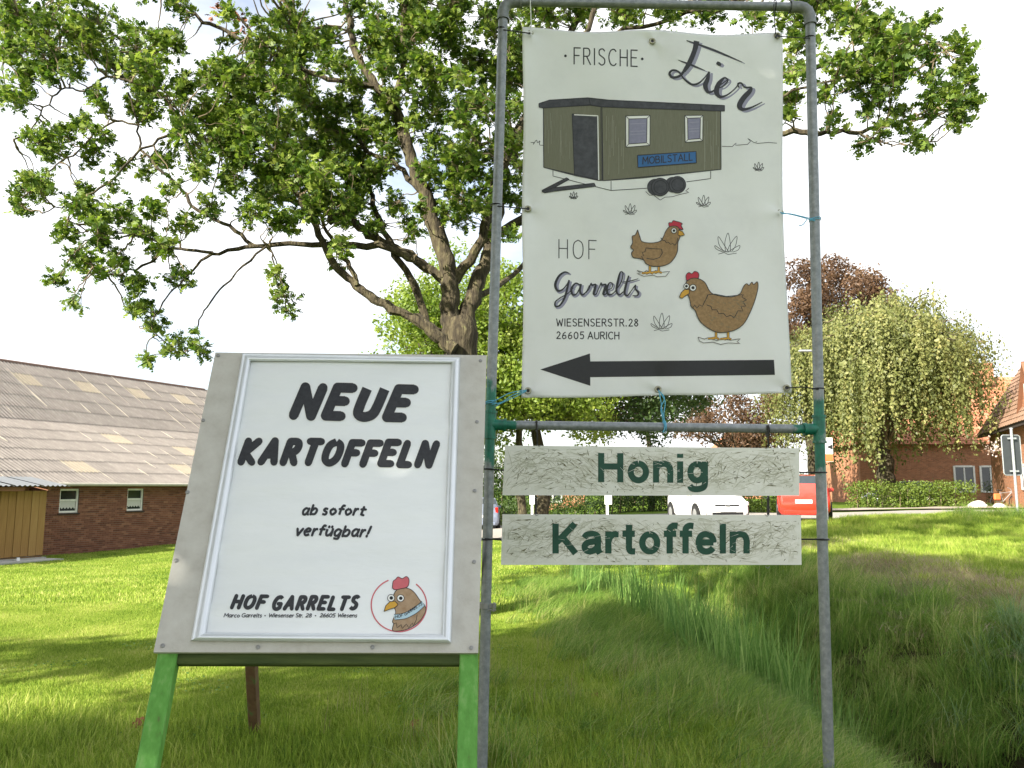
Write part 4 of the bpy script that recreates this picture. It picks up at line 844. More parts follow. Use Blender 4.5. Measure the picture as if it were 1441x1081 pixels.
for (x, y) in GR:
    c = bmap(x, y, .002)
    if gm is None:
        mb = MB(); ring = [Vector((.0145 * math.cos(a), 0, .0145 * math.sin(a))) for a in np.linspace(0, 2 * math.pi, 17)]; mb.tube(ring, .0062, 8, cap=False)
        mb.tube([Vector((0, -.0012, 0)), Vector((0, .004, 0))], .0095, 12, mi=1); g = mb.build('grommet', [M['brass'], M['black']], None, smooth=True); gm = g.data
    else: g = bpy.data.objects.new('grommet', gm); COL.objects.link(g)
    g.parent = ban; g.location = c - Vector(ban.location)
K1 = lambda l: [(730 + x / 3.695, 30 + y / 3.695) for x, y in l]
K2 = lambda l: [(730 + x / 3.695, 290 + y / 3.695) for x, y in l]
s1 = 1 / 3.695
I = Ink(bmap, .0012)
# arrow
I.fill('ink', K2([(112, 850), (370, 767), (372, 808), (1327, 800), (1332, 878), (372, 890), (372, 935)]), layer=1, grid=5)
x0, x1 = 730 + 288 * s1, 730 + 616 * s1
I.text('ink', 'FRISCHE', x0, x1, 30 + 222 * s1, 30 + 235 * s1, 84 * s1, 1.7, gap=.34)
for q in ((243, 180), (642, 196)): I.circle('ink', *K1([q])[0], 1.9)
I.text('ink', 'HOF', 730 + 209 * s1, 730 + 400 * s1, 290 + 270 * s1, 290 + 276 * s1, 96 * s1, 1.3, gap=.42)
I.text('ink', 'WIESENSERSTR.', 730 + 197 * s1, 730 + 560 * s1, 290 + 624 * s1, 290 + 625 * s1, 37 * s1, 1.45, gap=.3)
I.text('ink', '28', 730 + 572 * s1, 730 + 620 * s1, 290 + 625 * s1, 290 + 625 * s1, 37 * s1, 1.45, gap=.3)
I.text('ink', '26605', 730 + 197 * s1, 730 + 338 * s1, 290 + 690 * s1, 290 + 691 * s1, 36 * s1, 1.45, gap=.3)
I.text('ink', 'AURICH', 730 + 360 * s1, 730 + 521 * s1, 290 + 691 * s1, 290 + 692 * s1, 36 * s1, 1.45, gap=.26)
eier = [([(873, 100), (1010, 148), (1162, 212)], [5, 10, 3]), ([(925, 103), (915, 150), (888, 215), (858, 262)], [28, 24, 24, 16]), ([(858, 262), (835, 285), (800, 292), (784, 272), (800, 255), (830, 262), (862, 302), (900, 328), (935, 322), (965, 295), (990, 262)], [14, 12, 12, 12, 10, 8, 8, 10, 9, 6, 5]),
        ([(830, 202), (895, 226), (968, 256)], [3, 9, 3]), ([(990, 262), (982, 300), (970, 335), (985, 368), (1015, 360), (1050, 330), (1085, 305)], [10, 20, 24, 14, 8, 6, 4]), ([(1030, 214), (1042, 222), (1052, 228)], [14, 18, 10]),
        ([(1085, 300), (1068, 295), (1040, 325), (1028, 365), (1045, 392), (1080, 385), (1120, 355), (1145, 325)], [7, 10, 22, 25, 15, 8, 6, 6]), ([(1030, 350), (1062, 338), (1086, 312), (1085, 298)], [5, 6, 7, 7]),
        ([(1145, 345), (1140, 325), (1158, 322), (1175, 343), (1208, 345), (1200, 365), (1168, 400), (1148, 438), (1165, 458), (1210, 448), (1266, 420)], [6, 8, 8, 8, 10, 22, 26, 26, 16, 9, 4])]
for p, w_ in eier: I.stroke('lav', K1([(x + 14, y + 8) for x, y in p]), [a * s1 * 1.15 for a in w_], True, layer=0)
for p, w_ in eier: I.stroke('greyink', K1(p), [a * s1 * 1.05 for a in w_], True, layer=2)
gar = [([(264, 350), (238, 344), (208, 366), (190, 408), (202, 440), (228, 434), (250, 408), (262, 385)], [5, 9, 12, 14, 12, 8, 6, 6]), ([(262, 385), (252, 430), (238, 478), (215, 515), (192, 522), (190, 500), (215, 478), (255, 455), (285, 425)], [10, 12, 12, 9, 9, 8, 6, 5, 4]),
       ([(318, 410), (295, 402), (274, 430), (280, 460), (302, 455), (322, 415)], [7, 8, 12, 12, 7, 6]), ([(324, 405), (318, 440), (330, 462), (352, 445), (368, 412)], [10, 12, 10, 6, 5]),
       ([(350, 452), (366, 430), (376, 402), (380, 412), (400, 408), (396, 430), (390, 458), (402, 458), (414, 436)], [4, 5, 7, 9, 9, 14, 12, 6, 4]), ([(408, 446), (418, 425), (428, 400), (432, 411), (452, 408), (447, 432), (440, 458), (452, 458), (466, 436)], [4, 5, 7, 9, 9, 14, 12, 6, 4]),
       ([(462, 436), (482, 428), (488, 405), (472, 400), (458, 430), (466, 460), (490, 455), (515, 425)], [4, 5, 6, 7, 12, 11, 6, 5]), ([(515, 425), (535, 390), (542, 350), (528, 345), (516, 390), (508, 440), (522, 462), (545, 445)], [5, 6, 6, 8, 13, 12, 9, 5]),
       ([(572, 362), (558, 410), (550, 452), (565, 466), (582, 445)], [8, 12, 12, 8, 5]), ([(530, 396), (570, 392), (622, 378)], [3, 6, 3]), ([(582, 445), (600, 420), (608, 412), (606, 430), (622, 450), (615, 466), (592, 466)], [4, 6, 6, 9, 11, 8, 5])]
for p, w_ in gar: I.stroke('lav', K2([(x + 8, y + 7) for x, y in p]), [a * s1 * 1.4 for a in w_], True, layer=0)
for p, w_ in gar: I.stroke('greyink', K2(p), [a * s1 * .95 for a in w_], True, layer=2)
# wagon
def poly(key, l, K=K1, lay=0, out=1.2, ok='ink', sm=False, g=7):
    I.fill(key, K(l), smooth=sm, layer=lay, grid=g)
    if out: I.stroke(ok, K(l + [l[0]]), out, smooth=sm, layer=lay + 1)
poly('olive', [(128, 450), (370, 437), (432, 445), (438, 828), (415, 828), (285, 800), (130, 760)]); poly('olive', [(432, 445), (1050, 465), (1052, 770), (640, 815), (438, 829)])
rr = random.Random(5)
for i in range(46):
    x = rr.uniform(440, 1045); yt = rr.uniform(460, 660); yb = min(yt + rr.uniform(60, 220), 800 - (x - 440) * .05); w_ = rr.uniform(.4, 1.1)
    if not (550 < x < 690 and yt < 655 and yb > 490) and not (858 < x < 964 and yt < 630 and yb > 480) and not (612 < x < 930 and yb > 675): I.stroke('wagon_line', K1([(x, yt), (x + rr.uniform(-3, 3), yb)]), w_, layer=1)
for i in range(14):
    x = rr.uniform(140, 270); yt = rr.uniform(470, 640); I.stroke('wagon_line', K1([(x, yt), (x, yt + rr.uniform(50, 120))]), rr.uniform(.4, .8), layer=1)
poly('charcoal', [(105, 428), (160, 410), (360, 398), (470, 410), (1070, 438), (1070, 467), (435, 445), (370, 434), (125, 451), (106, 447)], lay=2); I.stroke('ink', K1([(365, 398), (372, 434)]), 1.1, layer=4)
poly('charcoal', [(278, 482), (410, 494), (412, 826), (290, 802)], lay=1); I.stroke('whiteink', K1([(288, 486), (411, 492), (416, 826)]), 1.5, layer=3); I.stroke('ink', K1([(432, 445), (434, 828)]), .9, layer=3)
I.stroke('ink', K1([(426, 447), (428, 828)]), .6, layer=3)
for o_, i_ in (([(556, 492), (683, 489), (682, 645), (557, 655)], [(572, 508), (667, 505), (665, 632), (572, 638)]), ([(863, 490), (958, 489), (956, 622), (866, 630)], [(878, 505), (945, 502), (943, 610), (880, 615)])):
    poly('whiteink', o_, lay=1, out=.9); poly('pane_print', i_, lay=2, out=.9)
    for a, b_ in zip(o_, i_): I.stroke('ink', K1([a, b_]), .8, layer=3)
    for t in (.2, .5, .62): 
        y = i_[0][1] + (i_[3][1] - i_[0][1]) * t; I.stroke('lav', K1([(i_[0][0] + 8, y), (i_[1][0] - 8, y - 3)]), 1.2, layer=3)
poly('blue', [(617, 697), (922, 677), (924, 736), (620, 760)], lay=2); I.text('ink', 'MOBILSTALL', 730 + 645 * s1, 730 + 903 * s1, 30 + 742 * s1, 30 + 722 * s1, 35 * s1, 1.3, gap=.22, layer=4)
for l in ([(178, 775), (178, 805), (480, 880), (668, 868)], [(872, 835), (998, 818), (998, 780)], [(480, 830), (480, 880)], [(130, 760), (438, 829), (1052, 771)]): I.stroke('ink', K1(l), .9, layer=1)
poly('charcoal', [(120, 880), (248, 814), (262, 822), (140, 890)], lay=1); poly('charcoal', [(120, 885), (180, 866), (392, 842), (400, 858), (180, 884), (135, 892)], lay=2)
for cx, cy, r in ((815, 850, 43), (725, 862, 46)):
    for dx in (-20, 0): pass
    I.circle('charcoal', *K1([(cx - 14, cy)])[0], r * s1 * .95, layer=2); I.circle('charcoal', *K1([(cx + 10, cy)])[0], r * s1, layer=3); I.circle('ink', *K1([(cx + 10, cy)])[0], r * s1, w=1.3, layer=4); I.circle('ink', *K1([(cx + 12, cy)])[0], r * s1 * .74, w=1.2, layer=4)
I.stroke('ink', K1([(660, 885), (680, 905), (700, 903), (735, 930), (760, 915), (800, 912), (840, 900), (885, 890), (868, 882), (885, 868)]), .8, layer=1)
I.stroke('ink', K1([(62, 630), (80, 632), (75, 640), (92, 618), (98, 632), (110, 622), (108, 642), (128, 645)]), .8, True); I.stroke('ink', K1([(1056, 650), (1110, 652), (1130, 632), (1128, 645), (1190, 640), (1205, 625), (1190, 608), (1225, 632), (1240, 625), (1232, 636), (1300, 630), (1342, 634)]), .8)
def tuft(K, cx, cy, s):
    for a, l in ((-1.1, .75), (-.55, .95), (0, 1), (.5, .95), (1.05, .7)):
        tx, ty = cx + math.sin(a) * s * l, cy - math.cos(a) * s * l; bx = cx + a * s * .12
        I.stroke('ink', K([(bx - s * .12, cy), ((bx + tx) / 2 - s * .16 + a * s * .05, (cy + ty) / 2), (tx, ty), ((bx + tx) / 2 + s * .12 + a * s * .05, (cy + ty) / 2 + s * .05), (bx + s * .12, cy)]), .75, True)
    I.stroke('ink', K([(cx - s * .5, cy + s * .1), (cx - s * .2, cy + s * .02), (cx, cy + s * .12), (cx + s * .45, cy + s * .05)]), .75)
tuft(K1, 286, 920, 34); tuft(K1, 580, 1000, 52); tuft(K1, 962, 960, 56); tuft(K1, 1248, 774, 42); tuft(K2, 1088, 240, 100); tuft(K2, 745, 640, 84)
# hens
def hen(body, comb, beak, eyes, wing, ruff, legs, ground):
    I.stroke('whiteink', K2(ground + [ground[0]]), 2.5, layer=1); I.stroke('ink', K2(ground + [ground[0]]), .9, layer=2)
    for (x, ya, yb) in legs:
        I.stroke('ink', K2([(x, ya), (x, yb)]), 3.6, layer=3); I.stroke('yellow', K2([(x, ya), (x, yb)]), 2.2, layer=4)
        for dx in (-42, -20, 16): I.stroke('ink', K2([(x, yb - 6), (x + dx, yb + 4 - abs(dx) * .1)]), 3.0, layer=3); I.stroke('yellow', K2([(x, yb - 6), (x + dx, yb + 4 - abs(dx) * .1)]), 1.8, layer=4)
    poly('red', comb, K2, 3, 1, sm=True, g=5); poly('brown', body, K2, 4, 1.1, g=6, sm=True)
    I.stroke('ink', K2(wing), 1.0, layer=6); I.stroke('ink', K2(ruff), 1.0, layer=6)
    poly('yellow', beak, K2, 6, .9, g=5)
    for (x, y, r) in eyes:
        I.circle('whiteink', *K2([(x, y)])[0], r * s1, layer=7); I.circle('ink', *K2([(x, y)])[0], r * s1, w=.9, layer=8); I.circle('ink', *K2([(x, y)])[0], r * s1 * .5, layer=8)
hen([(618, 124), (630, 160), (642, 185), (690, 192), (735, 183), (752, 160), (765, 130), (785, 108), (818, 105), (836, 122), (840, 155), (828, 190), (825, 235), (808, 272), (780, 300), (740, 313), (695, 313), (662, 300), (650, 282), (622, 272), (596, 268), (586, 245), (596, 230), (582, 214), (592, 190), (590, 158), (606, 150)],
    [(782, 108), (780, 88), (796, 86), (803, 76), (820, 80), (836, 84), (850, 92), (845, 102), (854, 122), (838, 120), (810, 104)], [(830, 124), (852, 133), (862, 151), (842, 156), (828, 150)], [(807, 128, 14)],
    [(650, 282), (638, 262), (650, 258), (642, 242), (656, 238), (662, 218), (690, 222), (742, 224), (747, 245), (732, 268), (700, 278), (664, 272)], [(738, 165), (750, 180), (758, 178), (768, 192), (778, 188), (790, 200), (800, 194), (812, 204), (822, 190), (828, 165)], [(682, 308, 350), (728, 308, 346)],
    [(615, 335), (650, 345), (665, 335), (690, 350), (712, 335), (740, 345), (785, 340), (765, 365), (720, 368), (700, 360), (650, 365), (615, 352), (635, 348)])
hen([(872, 392), (900, 376), (935, 378), (968, 398), (990, 438), (1012, 458), (1060, 470), (1110, 472), (1150, 456), (1168, 420), (1184, 404), (1198, 412), (1212, 396), (1222, 408), (1240, 394), (1244, 425), (1228, 490), (1200, 560), (1170, 612), (1130, 642), (1080, 656), (1030, 656), (980, 632), (945, 602), (928, 572), (918, 545), (897, 522), (888, 482), (876, 455), (866, 420)],
    [(872, 388), (870, 360), (884, 346), (900, 352), (915, 340), (934, 348), (936, 368), (926, 384), (900, 382)], [(835, 474), (845, 450), (862, 434), (886, 435), (888, 454), (868, 466), (850, 480)], [(872, 417, 14), (906, 425, 17)],
    [(975, 482), (982, 462), (1020, 458), (1080, 470), (1130, 465), (1168, 460), (1160, 474), (1186, 488), (1164, 498), (1182, 520), (1155, 522), (1166, 546), (1140, 545), (1120, 582), (1102, 568), (1080, 576), (1065, 558), (1040, 560), (1030, 540), (1005, 540), (1000, 522), (978, 515)], [(892, 515), (905, 532), (915, 515), (926, 532), (940, 514), (955, 522), (965, 500), (975, 482), (985, 460)],
    [(1026, 652, 690), (1089, 652, 692)], [(932, 682), (965, 692), (985, 685), (1030, 700), (1060, 690), (1100, 698), (1152, 690), (1135, 706), (1150, 715), (1090, 712), (1050, 720), (1010, 708), (960, 712), (940, 702)])
for i in range(46):   # feather hatching
    x, y = rr.uniform(985, 1190), rr.uniform(480, 640)
    if y < 656 - abs(x - 1060) * .62: I.stroke('yellow' if rr.random() < .0 else 'olive', K2([(x, y), (x + 14, y + rr.uniform(2, 10))]), .5, layer=6)
I.done(ban, {'ink': 'black_print', 'greyink': 'script_lettering', 'lav': 'lettering_shadow', 'olive': 'wagon_print', 'wagon_line': 'wagon_grain_print', 'charcoal': 'roof_and_wheel_print', 'whiteink': 'white_print', 'pane_print': 'window_print', 'blue': 'blue_name_plate_print', 'brown': 'hen_print', 'red': 'comb_print', 'yellow': 'beak_and_leg_print'})

# ------------------------------------------------------------------ two OSB boards
def board(label, q, txt, tx, name='wooden_sign_board', ghost=False, seed=1):
    """q: TL,TR,BR,BL in photo px"""
    rng = random.Random(seed); P_ = [fp(*c, -.035) for c in q]; T = .018; root = empty(name, tuple((P_[2] + P_[3]) / 2), label=label, cat='sign board', group=None)
    def m(px, py, l=0): return fp(px, py, -.035 - l)
    def uv(u, v): return [q[0][i] * (1 - u) * (1 - v) + q[1][i] * u * (1 - v) + q[2][i] * u * v + q[3][i] * (1 - u) * v for i in (0, 1)]
    mb = MB(); back = [p + Vector((0, T, 0)) for p in P_]
    mb.add(P_ + back, [(0, 3, 2, 1), (4, 5, 6, 7), (0, 1, 5, 4), (1, 2, 6, 5), (2, 3, 7, 6), (3, 0, 4, 7)]); mb.build('panel', M['osb'], root)
    # wood strands lying criss-cross under the paint
    st = MB(); ck = Ink(m, .0021); W_ = q[1][0] - q[0][0]; Hh = q[3][1] - q[0][1]
    for i in range(1900):
        cx, cy = uv(rng.random(), rng.random()); a = rng.gauss(0, .42) if rng.random() < .78 else rng.uniform(-1.5, 1.5); a += .5 * math.sin(cx * .02 + seed) ; ln = rng.uniform(14, 44); wd = rng.uniform(3, 8)
        d = (math.cos(a), math.sin(a)); n_ = (-d[1], d[0]); c4 = [(cx + d[0] * ln / 2 * s + n_[0] * wd / 2 * t_ + rng.uniform(-1, 1), cy + d[1] * ln / 2 * s + n_[1] * wd / 2 * t_ + rng.uniform(-1, 1)) for s, t_ in ((-1, -1), (1, -.7), (1, .8), (-1, 1))]
        if any(not (min(q[0][0], q[3][0]) + 1.5 < p[0] < max(q[1][0], q[2][0]) - 3 and q[0][1] + 2 + (p[0] - q[0][0]) * .010 < p[1] < q[3][1] - 1.5) for p in c4): continue
        l0 = .0003 + .0011 * rng.random(); tilt = rng.uniform(-.00035, .00035); st.add([m(*c4[0], l0 + tilt), m(*c4[1], l0 + tilt), m(*c4[2], l0 - tilt), m(*c4[3], l0 - tilt)], [(0, 3, 2, 1)], rng.random())
        for (key, pr_, lmax, ka, kb) in (('crack', .26, 11, .45, 1.5), ('faint', .75, 40, .35, .9)):
            if rng.random() > pr_: continue
            e = 0 if rng.random() < .75 else 1; A, B = (c4[0], c4[1]) if e == 0 else (c4[1], c4[2]); Lg = math.hypot(B[0] - A[0], B[1] - A[1]); sp_ = min(1, lmax / max(Lg, 1)) * rng.uniform(.4, 1); t0 = rng.uniform(0, 1 - sp_); t1 = t0 + sp_
            A2 = (A[0] + (B[0] - A[0]) * t0, A[1] + (B[1] - A[1]) * t0); B2 = (A[0] + (B[0] - A[0]) * t1, A[1] + (B[1] - A[1]) * t1); tm = rng.uniform(.25, .75); mid = (A2[0] + (B2[0] - A2[0]) * tm + rng.uniform(-.7, .7), A2[1] + (B2[1] - A2[1]) * tm + rng.uniform(-.7, .7)); k = rng.uniform(ka, kb)
            ck.stroke(key, [A2, mid, B2], [.15, k, .15], True)
    st.build('strands', M['strand'], root, kind='stuff')
    
    for c_ in ck.done(root, {'crack': 'grimy_gaps', 'faint': 'strand_edges'}): c_['kind'] = 'stuff'
    x0, x1, yb, yb1, cap = tx; lt_ = Ink(m, .0025); lt_.text('signgreen', txt, x0, x1, yb, yb1, cap, cap * .212, gap=.10, T=G2, each=True); lt_.done(root, {})
    dk = Ink(m, .0029)
    for i in range(45):
        x = rng.uniform(x0, x1); y = rng.uniform(yb - cap, yb + 4); dk.stroke('osb', [(x, y), (x + rng.uniform(4, 12), y + rng.uniform(-5, 5))], [.1, rng.uniform(.3, .6)])
    w0 = dk.done(root, {'osb': 'scratches'}); w0[0]['kind'] = 'stuff'
    for (u, s_) in ((.115, 1), (.885, -1)):
        for v_ in (.0, 1.0):
            px, py = uv(u, v_); mb = MB(); c = fp(px, py + (2 if v_ else -1), -.025); mb.tube([c + Vector((-.012, -.008, 0)), c + Vector((0, -.012, -.01)), c + Vector((.012, -.008, 0))], .002, 5); mb.build('eye_hook', M['screw'], root)
    return root
board('upper white-painted chipboard sign reading Honig in dark green', [(711, 627), (1125, 631), (1125, 698), (707, 697)], 'Honig', (841, 997, 678.5, 680, 41), seed=3)
board('lower white-painted chipboard sign reading Kartoffeln in dark green', [(707, 724), (1127, 725), (1128, 795), (705, 795)], 'Kartoffeln', (777, 1055, 779, 779, 42), seed=8)

# ------------------------------------------------------------------ ties
def tie(name, label, pts, r, m_, cat='cable tie', loops=(), dy=-.03, group=None, n=6):
    mb = MB(); q = [fp(p[0], p[1], (p[2] if len(p) > 2 else dy)) for p in pts]; mb.tube([Vector(v) for v in crsp(q, 4)] if len(q) > 2 else q, r, n)
    for (x, y, kind) in loops:   # ring round a pipe
        c = fp(x, y); R = PR + .003; ax = (Vector((1, 0, 0)), Vector((0, 1, 0))) if kind == 'v' else (Vector((0, 0, 1)), Vector((0, 1, 0)))
        mb.tube([c + ax[0] * R * math.cos(a) + ax[1] * R * math.sin(a) for a in np.linspace(0, 2 * math.pi, 17)], r * 1.1, 5, cap=False)
    if name == 'cable_tie':
        e = q[0]; mb.box(e, (.012, .008, .009))
    return mb.build(name, M[m_], None, smooth=True, label=label, category=None) if False else tag(mb.build(name, M[m_], None, smooth=True), label, cat, group)
tie('cable_tie', 'black cable tie from the top left banner eyelet to the left pole', [(745, 47), (725, 44), (708, 42)], .0035, 'black', loops=[(705, 42, 'v')])
tie('cable_tie', 'black cable tie from the middle left banner eyelet to the left pole', [(742, 294), (720, 292), (700, 290)], .0035, 'black', loops=[(698, 289, 'v')])
tie('cable_tie', 'black cable tie from the top right banner eyelet to the right pole', [(1096, 51), (1120, 53), (1140, 54)], .003, 'black', loops=[(1139, 54, 'v')])
tie('cable_tie', 'black cable ties hanging the top right banner corner from the top bar', [(1092, 52), (1090, 30), (1089, 6, -.036)], .003, 'black', loops=[(1090, 8, 'h')])
tie('cable_tie', 'white cable tie hanging the top left banner corner from the top bar', [(748, 46), (747, 20), (746, -4, -.036)], .003, 'white', loops=[(746, 4, 'h')])
tie('cable_tie', 'black cable tie from the bottom right banner eyelet to the right pole', [(1108, 546), (1130, 545), (1152, 548)], .0035, 'black', loops=[(1152, 547, 'v')])
for (lab, a) in (('black cable tie hanging the left end of the honey board from the lower bar', (755, 590)), ('black cable tie hanging the right end of the honey board from the lower bar', (1080, 596))):
    tie('cable_tie', lab, [(a[0], a[1] + 4, -.034), (a[0] + 1, a[1] + 22, -.03), (a[0] + 1, a[1] + 39, -.02)], .0045, 'black', loops=[(a[0], a[1] + 10, 'h')])
for (lab, a) in (('black strap between the two wooden boards at their left end', (754, 697)), ('black strap between the two wooden boards at their right end', (1081, 697))):
    tie('strap', lab, [(a[0], a[1] - 3, -.016), (a[0], a[1] + 12, -.014), (a[0], a[1] + 30, -.016)], .007, 'black', cat='strap')
tie('cable_tie', 'black cable tie from the honey board to the left pole', [(709, 662), (695, 661), (683, 660)], .004, 'black', loops=[(686, 660, 'v')])
tie('cable_tie', 'black cable tie from the potato board to the left pole', [(706, 760), (692, 759), (682, 758)], .004, 'black', loops=[(684, 759, 'v')])
tie('cable_tie', 'black cable tie from the honey board to the right pole', [(1125, 665), (1145, 665), (1157, 665)], .004, 'black', loops=[(1155, 665, 'v')])
tie('cable_tie', 'black cable tie from the potato board to the right pole', [(1128, 759), (1145, 759), (1160, 759)], .0045, 'black', loops=[(1158, 759, 'v')])
def twine(label, strands, loops=()):
    mb = MB()
    for s in strands: mb.tube([Vector(v) for v in crsp([fp(p[0], p[1], p[2] if len(p) > 2 else -.04) for p in s], 5)], .0028, 5)
    for (x, y, kind) in loops:
        c = fp(x, y); R = PR + .004; ax = (Vector((1, 0, 0)), Vector((0, 1, 0))) if kind == 'v' else (Vector((0, 0, 1)), Vector((0, 1, 0)))
        for dz in (-.006, .004): mb.tube([c + ax[0] * R * math.cos(a) + ax[1] * R * math.sin(a) + (Vector((0, 0, dz + .004 * math.cos(a))) if kind == 'v' else Vector((dz, 0, 0))) for a in np.linspace(0, 2 * math.pi, 17)], .0026, 5, cap=False)
    return tag(mb.build('twine', M['twine'], None, smooth=True), label, 'twine')
twine('blue twine from the middle right banner eyelet to the right pole', [[(1098, 299), (1118, 303), (1136, 308), (1147, 311)], [(1099, 301), (1112, 301), (1130, 305), (1147, 309)], [(1136, 308), (1130, 316), (1124, 318)]], [(1147, 309, 'v')])
twine('blue twine from the bottom left banner eyelet to the left pole', [[(741, 550), (722, 556), (706, 566), (692, 569)], [(740, 551), (722, 560), (704, 568), (698, 572)], [(741, 549), (718, 553), (700, 562), (692, 565)]], [(690, 566, 'v')])
twine('blue twine tying the bottom middle banner eyelet down to the lower bar', [[(927, 549), (930, 565), (932, 580), (936, 594)], [(926, 549), (935, 560), (930, 575), (934, 596)], [(929, 552), (936, 566), (934, 584), (936, 600), (933, 608)]], [(935, 601, 'h')])

# ------------------------------------------------------------------ A-frame poster stand
yaw, lean, rol = math.radians(5.96), math.radians(-27.165), math.radians(1.02)
RM = Matrix.Rotation(yaw, 3, 'Z') @ Matrix.Rotation(lean, 3, 'X') @ Matrix.Rotation(rol, 3, 'Y')
AC = Vector((-.6787, 3.1504, 1.6174)); AN = RM @ Vector((0, -1, 0)); AX = RM @ Vector((1, 0, 0)); AZ = RM @ Vector((0, 0, 1))
def ap(px, py, l=0): return on_plane(px, py, AC + AN * l, AN)
stand = empty('poster_stand', (-.68, 3.2, Z(-.7, 3.2)), label='A-frame stand with green legs and a grey panel advertising new potatoes', cat='poster stand')
def quadprism(q, l0, l1, mb, col=.5):
    f_ = [ap(*c, l1) for c in q]; b_ = [p - AN * (l1 - l0) for p in f_]; mb.add(f_ + b_, [(0, 3, 2, 1), (4, 5, 6, 7), (0, 1, 5, 4), (1, 2, 6, 5), (2, 3, 7, 6), (3, 0, 4, 7)], col)
mb = MB(); quadprism([(303, 496), (685, 500), (673, 919), (216, 918)], -.030, -.014, mb); mb.build('panel', M['cement'], stand)
# silver snap frame, four mitred rounded bars
FO = [(341, 497), (648, 503), (635, 905), (268, 902)]; FI = [(353, 508), (635, 511), (622, 893), (290, 890)]
for i in range(4):
    j = (i + 1) % 4; prof = [(0, -.013), (.02, .002), (.2, .012), (.45, .015), (.75, .012), (.95, .003), (1, -.004)]; vs = []; fs = []
    for (A, B) in ((FO[i], FI[i]), (FO[j], FI[j])):
        for (t, l) in prof: vs.append(ap(A[0] + (B[0] - A[0]) * t, A[1] + (B[1] - A[1]) * t, l))
    n = len(prof)
    for k in range(n - 1): fs.append((k, k + 1, n + k + 1, n + k))
    mb = MB(); mb.add(vs, fs); o = mb.build('frame_bar', M['alu'], stand, smooth=False); 
    for p in o.data.polygons: p.use_smooth = True
def pdisp(px, py): return -.008 + .0018 * math.sin(py * .045 + .8 * math.sin(px * .018)) + .0016 * math.sin(px * .021 + py * .083) + .001 * math.sin(py * .16 + px * .03)
def pmap(px, py, l=0): return ap(px, py, pdisp(px, py) + l)
nu, nv = 60, 80; V_ = []
for j in range(nv + 1):
    for i in range(nu + 1):
        u, v = i / nu, j / nv; Q = [(349, 504), (639, 507), (626, 897), (286, 894)]
        V_.append(tuple(pmap(*[Q[0][k] * (1 - u) * (1 - v) + Q[1][k] * u * (1 - v) + Q[2][k] * u * v + Q[3][k] * (1 - u) * v for k in (0, 1)])))
ii, jj = np.meshgrid(np.arange(nv), np.arange(nu), indexing='ij'); b = (ii * (nu + 1) + jj).ravel()
post = link('poster', nmesh('poster', V_, np.stack([b, b + nu + 1, b + nu + 2, b + 1], 1), M['poster'], smooth=True), stand)
I = Ink(pmap, .0006); K4 = lambda l: [(180 + x / 2.35, 480 + y / 2.35) for x, y in l]
# brush capitals: outlined heavy strokes
def brush(txt, x0, x1, y0, y1, h, wt, shear=.33, gap=.2, edge=True):
    if edge: I.text('whiteink', txt, x0, x1, y0, y1, h, wt + 1.8, shear=shear, gap=gap, layer=0, jit=.03, each=True, rnd=True)
    I.text('greyink', txt, x0, x1, y0, y1, h, wt, shear=shear, gap=gap, layer=2, jit=.03, each=edge, rnd=True)
brush('NEUE', 413, 566, 584, 588, 40, 14, gap=.50, shear=.42); brush('KARTOFFELN', 339, 604, 650, 654, 30, 10.6, gap=.50, shear=.36)
brush('ab', 425, 445, 724, 724, 13, 3.3, gap=.22, shear=.3, edge=False); brush('sofort', 453, 512, 724, 725, 13, 3.3, gap=.2, shear=.3, edge=False); brush('verfügbar!', 416, 518, 753, 755, 14, 3.4, gap=.2, shear=.3, edge=False)
brush('HOF', 326, 369, 855, 856, 17, 5.4, gap=.46, shear=.4, edge=False); brush('GARRELTS', 383, 500, 857, 857, 17, 5.4, gap=.5, shear=.36, edge=False)
for t_, a, b_ in (('Marco', 315, 337), ('Garrelts', 340, 368), ('Wiesenser', 378, 413), ('Str.', 416, 426), ('28', 430, 438), ('26605', 450, 471), ('Wiesens', 475, 502)): I.text('greyink', t_, a, b_, 868.5, 868.8, 5.2, 1.05, shear=.25, gap=.14, layer=1)
for x in (373, 444): I.circle('greyink', x, 866.5, 1.0, layer=1)
# round hen emblem
K5 = lambda l: [(260 + x / 3.431, 760 + y / 3.431) for x, y in l]; s5 = 1 / 3.431
th = np.linspace(math.radians(-52), math.radians(248), 50)
I.stroke('pred', [(561.4 + 39 * math.cos(a), 851.5 + 37.5 * math.sin(a)) for a in th], 1.8, layer=1)
def p5(key, l, lay, out=.9, sm=True): I.fill(key, K5(l), smooth=sm, layer=lay, grid=5); I.stroke('ink', K5(l + [l[0]]), out, smooth=sm, layer=lay + 1)
p5('pbrown', [(1005, 272), (1020, 245), (1050, 230), (1085, 236), (1110, 255), (1135, 290), (1160, 318), (1162, 345), (1140, 385), (1105, 415), (1060, 435), (1005, 438), (1008, 405), (1003, 392), (1018, 350), (1010, 320)], 1)
p5('pred', [(1002, 232), (1006, 200), (1018, 190), (1030, 178), (1050, 186), (1070, 176), (1083, 192), (1076, 225), (1040, 236), (1015, 240)], 2)
I.fill('ltblue', K5([(1010, 360), (1060, 352), (1110, 325), (1145, 295), (1158, 318), (1120, 352), (1070, 378), (1014, 386)]), layer=3, grid=5); I.stroke('ink', K5([(1010, 360), (1060, 352), (1110, 325), (1145, 295)]), .7, True, layer=4); I.stroke('ink', K5([(1158, 318), (1120, 352), (1070, 378), (1014, 386)]), .7, True, layer=4)
